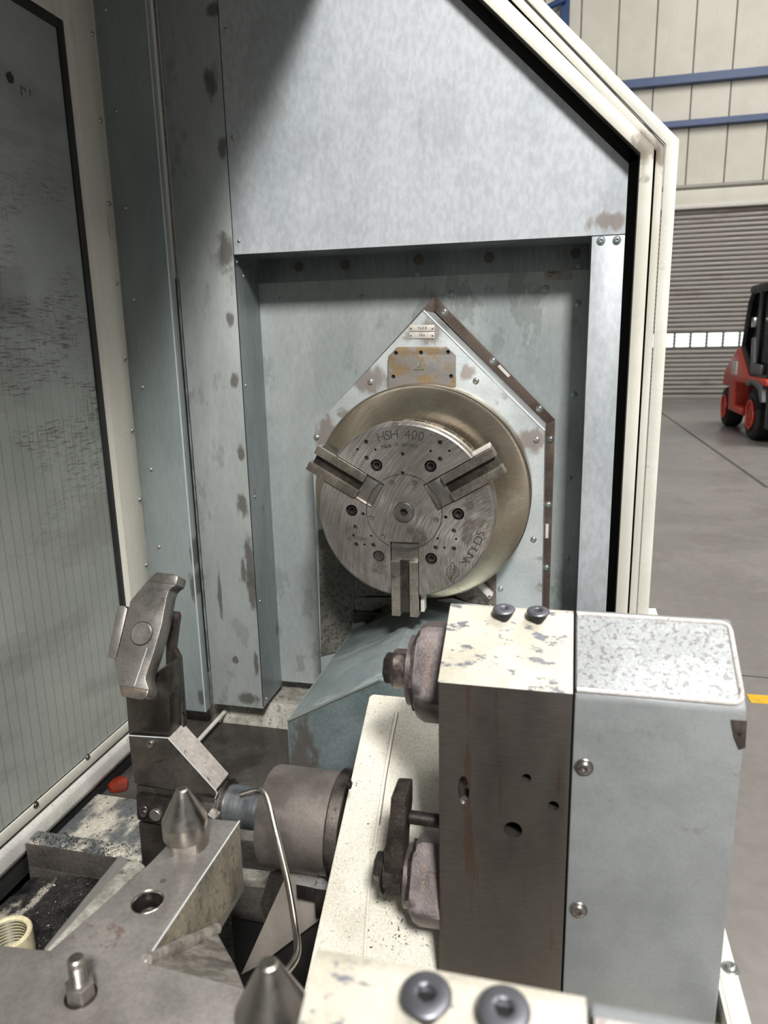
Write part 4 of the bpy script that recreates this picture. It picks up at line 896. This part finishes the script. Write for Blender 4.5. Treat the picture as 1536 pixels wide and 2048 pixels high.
wq = [AY(x, y, .945) for x, y in ((585, 1722), (672, 1736), (672, 1800), (645, 1835), (520, 1930), (482, 1950))]
prism('cover_sheet', wq, (0, .004, 0), surf('beige_sheet', srgb(140, 131, 122), srgb(152, 143, 134), .1, .45, scale=5, fine=.04, bump=.05), tcv, .0006)
prism('lower_sheet', [AY(x, y, .975) for x, y in ((482, 1955), (645, 1838), (700, 1780), (700, 2060), (460, 2060))], (0, .004, 0), surf('dark_sheet', srgb(44, 42, 40), srgb(54, 51, 49), .3, .4, fine=.05, bump=.05), tcv, .0006)
prism('side_sheet', [AY(x, y, .955) for x, y in ((540, 1745), (585, 1722), (560, 1790), (535, 1835), (520, 1810))], (0, .004, 0), tray_m, tcv)
nickel_d = surf('scuffed_plug_top', srgb(138, 136, 134), srgb(156, 154, 152), .3, .45, scale=30, fine=.1, bump=.2, speck=(srgb(80, 76, 74), 120, .6, .6))
hx = thing('hex_plug', 'square headed steel plug under the housing beside the cream beam', 'plug', AY(625, 1765, .84))
dark_side = blackox
prism('plug_block', [AZ(x, y, -.828) for x, y in ((645, 1742), (668, 1745), (671, 1783), (628, 1777))], (0, 0, -.055), dark_side, hx, .001)
prism('block_top', [AZ(x, y, -.8275)+Vector((0, 0, .0006)) for x, y in ((645, 1742), (668, 1745), (671, 1783), (628, 1777))], (0, 0, -.0006), nickel_d, hx, .0003)
prism('plug_head', [AZ(x, y, -.836) for x, y in ((600, 1740), (637, 1745), (629, 1776), (592, 1769))], (0, 0, -.026), dark_side, hx, .0015)
prism('head_top', [AZ(x, y, -.8355)+Vector((0, 0, .0006)) for x, y in ((600, 1740), (637, 1745), (629, 1776), (592, 1769))], (0, 0, -.0006), nickel_d, hx, .0003)

# ------------------------------------------------------------------ coolant pipe
cpz = thing('coolant_pipe', 'thin bent steel coolant pipe hooked over before the housing', 'pipe', AY(572, 1940, .62))
pts = [AY(480, 1590, .80), AY(522, 1577, .81), AY(537, 1600, .80), AY(556, 1682, .77), AY(577, 1769, .73), AY(592, 1860, .69), AY(597, 1912, .66), AY(566, 1952, .62), AY(545, 1975, .58)]
pth = smooth_path(pts, .018)
bm = tube_bm(pth, .0043, 16); put('pipe_tube', bm, steel_pin, cpz, True)
dd = (pts[0]-pts[1]).normalized(); cyl('pipe_bore', pts[0]+dd*.0003, dd, .0022, .0004, black, cpz, 16)

# ================================================================== CREAM BEAM (slanted cast cross beam)
B0 = AY(738, 1386, 1.1)
def bmz(lst): return [AN(x, y, B0, SN) for x, y in lst]
be = thing('cream_beam', 'speckled cream cast beam sloping back behind the near tool blocks', 'machine beam', (-.1, .8, -1.0))
tl = bmz([(739, 1386)])[0]; bl = bmz([(648, 1936)])[0]; bl2 = tl-SD*((tl-bl).length+.35)
prism('beam_face', [tl+Vector((.006, 0, 0)), tl-SD*.006, bl2, bl2+Vector((.52, 0, 0)), tl+Vector((.52, 0, 0))], -SN*.12, cream_beam, be, .004)
seam = bmz([(793, 1425), (782, 1480), (768, 1560), (755, 1650), (742, 1740), (735, 1820), (728, 1935)])
put('weld_seam', tube_bm([p+SN*.0008*(1+math.sin(i*3)) for i, p in enumerate(seam)], .0028, 8), cream_beam, be, True)
put('seam_crack', tube_bm([p+SN*.0016+Vector((.0035, 0, 0)) for p in seam[:4]], .0007, 6), seal_brown, be, True)
rs = random.Random(3); bm = bmesh.new()
for k in range(60):
    x = rs.gauss(800, 34); y = rs.gauss(1850, 30)
    if x > 875: continue
    c = AN(x, y, B0, SN)+SN*.0008; chip(bm, c, rs.uniform(.0008, .003))
for k in range(40):
    c = AN(rs.uniform(670, 760), rs.uniform(1500, 1930), B0, SN)+SN*.0005; chip(bm, c, rs.uniform(.0006, .0025))
tag(put('beam_chips', bm, blackox), 'dark metal chips lying on the cream beam', 'metal chips', kind='stuff')

# ================================================================== TOOL BLOCKS
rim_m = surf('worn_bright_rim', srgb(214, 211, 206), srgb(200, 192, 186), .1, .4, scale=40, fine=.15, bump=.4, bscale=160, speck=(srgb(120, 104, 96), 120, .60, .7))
def tool_block(oy, oz, detail=True):
    off = Vector((0, oy, oz))
    lab = 'large tool block with chipped cream top, bare steel front and grey cover' if detail else 'blurred chipped cream tool block cut off by the bottom edge'
    t = thing('tool_block', lab, 'tool block', Vector((.03, .80, -.8))+off, 'tool blocks with cream tops')
    x0, x1, x2 = -.1245, .0240, .2005
    zf, yr, zr_ = -.3765, .846, -.3205
    zb_ = -1.0 if detail else -.62
    o_ = off
    bz = lambda y: -.582+(y-1.1)*.6494+.0015
    def sec(x, e=0): return [Vector((x, .75+oy, bz(.75+oy))), Vector((x, .75, zf))+o_, Vector((x, yr, zr_))+o_, Vector((x, yr+.007, zr_))+o_]+([Vector((x, 1.0, -.43)), Vector((x, 1.0, bz(1.0)))] if detail else [Vector((x, yr+.007+oy, bz(yr+.007+oy)))])
    core = prism('steel_body', sec(x0), (x1-x0-.0008, 0, 0), surf('brown_ground_steel', srgb(84, 78, 73), srgb(100, 94, 88), .7, .36, scale=5, stretch=(1, 1, .4), fine=.08, fscale=160, fstretch=(.3, 1, 2), bump=.1, bscale=260, bstretch=(.2, 1, 1.5), speck=(srgb(96, 60, 42), 16, .60, .45, (3.5, 1, .35))) if detail else bpy.data.materials['brown_ground_steel'], t, .0012)
    # cream painted skin on the slope and the top
    sk = .0012; a_, b_, c_ = Vector((0, .75, zf))+o_, Vector((0, yr, zr_))+o_, Vector((0, yr+.007, zr_))+o_
    prism('cream_top', [a_+Vector((x0-.0005, -.0006, .0004)), a_+Vector((x0-.0005, -.0006, 0))+SN*sk, b_+Vector((x0-.0005, 0, sk)), c_+Vector((x0-.0005, 0, sk)), c_+Vector((x0-.0005, 0, 0)), b_+Vector((x0-.0005, 0, 0))], (x1-x0-.0005, 0, 0), cream_chip, t, .0006)
    dg = 0 if detail else -.005
    G = Vector((0, 0, dg))
    pts = [Vector((x1+.0008, .749+oy, bz(.749+oy))), Vector((x1+.0008, .749, zf-.002))+o_+G, Vector((x1+.0008, .7535, zf+.004))+o_+G, Vector((x1+.0008, yr-.003, zr_+.001))+o_+G, Vector((x1+.0008, yr+.004, zr_+.003))+o_+G, Vector((x1+.0008, yr+.010, zr_+.003))+o_+G, Vector((x1+.0008, yr+.010+oy, bz(yr+.010+oy)))]
    gc = prism('grey_cover', pts, (x2-x1-.004, 0, 0), blk_grey, t, .004)
    # scoured slope of the grey cover, painted lighter as if lit; worn rolled rim
    m1, m2 = Vector((0, .7535, zf+.004))+o_+G, Vector((0, yr-.003, zr_+.001))+o_+G
    prism('cover_top', [m1+Vector((x1+.003, 0, 0))+SN*.0002, m1+Vector((x2-.010, 0, 0))+SN*.0002, m2+Vector((x2-.010, 0, 0))+SN*.0002, m2+Vector((x1+.003, 0, 0))+SN*.0002], SN*.0012, dirty_lit_top, t, .0005)
    rim = [m1+Vector((x1+.003, 0, 0))+SN*.001, m1+Vector((x2-.007, 0, 0))+SN*.001, m2+Vector((x2-.007, 0, 0))+SN*.001, m2+Vector((x1+.003, 0, 0))+SN*.001]
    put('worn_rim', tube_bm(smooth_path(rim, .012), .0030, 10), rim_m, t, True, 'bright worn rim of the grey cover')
    if detail:
        for (xx, yy) in ((1168, 1534), (1157, 1819)): screw(AY(xx, yy, .7488), NY, .0104, t, 'button', steel)
    for xx in (-.058, -.018):
        c = Vector((xx, .832, zr_+.0045))+o_
        lathe('screw_collar', [(0, -.013), (.005, -.013), (.0128, .0), (.0128, .0008), (0, .0008)], c, (0, 0, 1), black, t, 32)
        screw(c+Vector((0, 0, .0005)), (0, -.12, 1), .0135, t, 'flat', washer_m)
    return t, core
tb, core = tool_block(0, 0)
bm = bmesh.new()
for x, y, r_, dp in ((1053, 1556, .0052, .03), (1107, 1612, .0062, .03), (1026, 1660, .0105, .035)):
    lathe_bm([(0, -.02), (r_, -.02), (r_, dp), (0, dp)], AY(x, y, .75), (0, 1, 0), 32, bm)
boolean_cut(core, bm)
bm = bmesh.new()
sc_ = AY(927, 1578, .75); M = [Vector((.0066*math.cos(a), -.01, .0185*math.sin(a)*(1.0))) for a in [2*math.pi*k/32 for k in range(32)]]
prism_bm([sc_+m for m in M], (0, .026, -.004), 0, bm); boolean_cut(core, bm)
screw(AY(929, 1599, .757), (0, -1, .2), .0052, tb, 'cap', steel, 'set_screw')
for x, y, r_, dp in ((1053, 1556, .0052, .03), (1107, 1612, .0062, .03), (1026, 1660, .0105, .035)):
    c = AY(x, y, .75); c.y += dp-.001; cyl('hole_bottom', c, NY, r_, .0008, black, core, 24)
cover_spot = AY(1475, 1462, .7485)
prism('bare_corner', [AY(x, y, .7478) for x, y in ((1462, 1440), (1494, 1442), (1491, 1496), (1478, 1499), (1468, 1474))], (0, .0004, 0), steel_d, tb, label='bare worn corner patch')
nbk, ncore = tool_block(-.525, -.017, False)
# the recesses on the near block stay plain; its lower grey shelf shows at the right
# ------------------------------------------------------------------ nozzles on the left flank of the big block
def nozzle(yc, dims, label, writing):
    """dims: list of pixel outlines at real planes, axis along x"""
    t = thing('tool_holder', label, 'tool holder', dims['c'], 'tool holders on the block flank')
    return t
X0 = -.1245
Cn = AN(810, 1355, AY(884, 1355, .86), Vector((0, 1, 0)))
u1 = thing('tool_holder', 'upper dark tool holder with bare round nose and hexagon end on the block flank', 'tool holder', Cn, 'tool holders on the block flank')
def holder(t, cz, cyy, s, nose=True):
    c = Vector((X0, cyy, cz))
    # round body with a large flat facing up-front
    rb = .066*s
    bm = bmesh.new(); pts = []
    flatn = Vector((0, -.80, .60)); fd = rb*.66
    def ring(x, r, cut=True):
        out = []
        for k in range(64):
            a = 2*math.pi*k/64; p = Vector((0, math.cos(a)*r, math.sin(a)*r)); d_ = p.dot(flatn)
            if cut and d_ > fd: p -= flatn*(d_-fd)
            out.append(bm.verts.new(c+p+Vector((x, 0, 0))))
        return out
    rr = [ring(0, rb), ring(-.034*s, rb), ring(-.043*s, rb*.93), ring(-.047*s, rb*.80)]
    for a_, b_ in zip(rr, rr[1:]):
        for k in range(64): bm.faces.new((a_[k], b_[k], b_[(k+1) % 64], a_[(k+1) % 64]))
    bm.faces.new(rr[0]); bm.faces.new(rr[-1][::-1])
    put('holder_body', bm, noz_m, t, True)
    lathe('collar', [(0, 0), (rb*.80, 0), (rb*.80, .005), (rb*.62, .005), (rb*.62, .012), (0, .012)], c+Vector((-.047*s, 0, 0)), (-1, 0, 0), blackox, t, 6)
    lathe('collar_ring', [(0, 0), (rb*.70, 0), (rb*.70, .006), (0, .006)], c+Vector((-.052*s, 0, 0)), (-1, 0, 0), noz_m, t, 48)
    return c, rb, flatn, fd
def flat_text(t, c, rb, flatn, fd, lines, mat, dx):
    bm = bmesh.new(); rt = Vector((0, flatn.z, -flatn.y)).normalized()  # text reads up along the flat
    for s_, size, ox in lines:
        text_bm(s_, size, c+flatn*(fd+.0003)+Vector((ox, 0, 0)), rt, Vector((-1, 0, 0)), bm, .0002, 1.05, .0001)
    put('body_print', bm, mat, t)
u_c = AY(850, 1328, .845).z-.6*.0436
c, rb, fn, fd = holder(u1, u_c, .88, 1.0)
flat_text(u1, c, rb, fn, fd, [('HERSFIELD 82', .0095, -.028), ('Sc 14.4512', .0075, -.014)], gold_ink, 0)
lathe('nose', [(0, 0), (.0265, 0), (.0265, .019), (.024, .0225), (0, .0225)], c+Vector((-.059, 0, 0)), (-1, 0, 0), surf('shiny_nose', srgb(112, 98, 92), srgb(150, 138, 132), .85, .3, scale=60, fine=.15, bump=.2), u1, 40)
lathe('hex_end', [(0, 0), (.0205, 0), (.0205, .009), (.0185, .0115), (0, .0115)], c+Vector((-.082, 0, 0)), (-1, 0, 0), blackox, u1, 6)
l_c = AY(878, 1762, .80)
u2 = thing('tool_holder', 'lower chip-covered tool holder with an upright lever arm on the block flank', 'tool holder', (X0, .80, l_c.z), 'tool holders on the block flank')
l_c.z = AY(850, 1758, .775).z-.6*.038
c, rb, fn, fd = holder(u2, l_c.z, .805, .86)
flat_text(u2, c, rb, fn, fd, [('B 904 A.55.1', .0078, -.024), ('C 38', .0065, -.012)], gold_ink, 0)
lv = [(781, 1595), (812, 1597), (812, 1640), (806, 1700), (803, 1795), (770, 1795), (766, 1760), (766, 1715), (775, 1660), (779, 1630)]
prism('lever', pY(.775, lv), (0, .045, 0), gritty, u2, .003)
lathe('lever_boss', [(0, 0), (.027, 0), (.027, .022), (0, .022)], Vector((AY(803, 1745, .79).x, .80, AY(803, 1747, .79).z)), (-1, 0, 0), gritty, u2, 40)
lathe('boss_washer', [(0, 0), (.030, 0), (.030, .0015), (0, .0015)], Vector((AY(766, 1745, .79).x+.001, .80, AY(766, 1749, .79).z)), (-1, 0, 0), blackox, u2, 40)
lathe('hex_end', [(0, 0), (.0185, 0), (.0185, .008), (.0165, .0105), (0, .0105)], Vector((AY(764, 1745, .79).x, .80, AY(764, 1744, .79).z)), (-1, 0, 0), blackox, u2, 6)
p = AY(820, 1634, .79); cyl('lever_pin', p, (1, 0, 0), .0085, .06, blackox, u2, 24)

# ================================================================== machine front sill (bottom right)
fs = thing('front_cover_sill', 'cream front cover sill of the machine, bottom right beside the floor', 'machine cover', (.2, 1.1, -.8))
xs = .23; zs = -.75
box('sill_top', xs-.027, xs, .3, 1.765, zs-.03, zs, cream, fs, .002)
box('sill_skirt', xs-.012, xs-.004, .3, 1.765, FZ, zs-.03, cream, fs)
box('sill_groove', xs-.022, xs-.019, .3, 1.765, zs-.002, zs+.0008, cream_door, fs)
screw(AZ(1461, 1937, zs), (0, 0, 1), .0105, fs, 'button', screw_m)
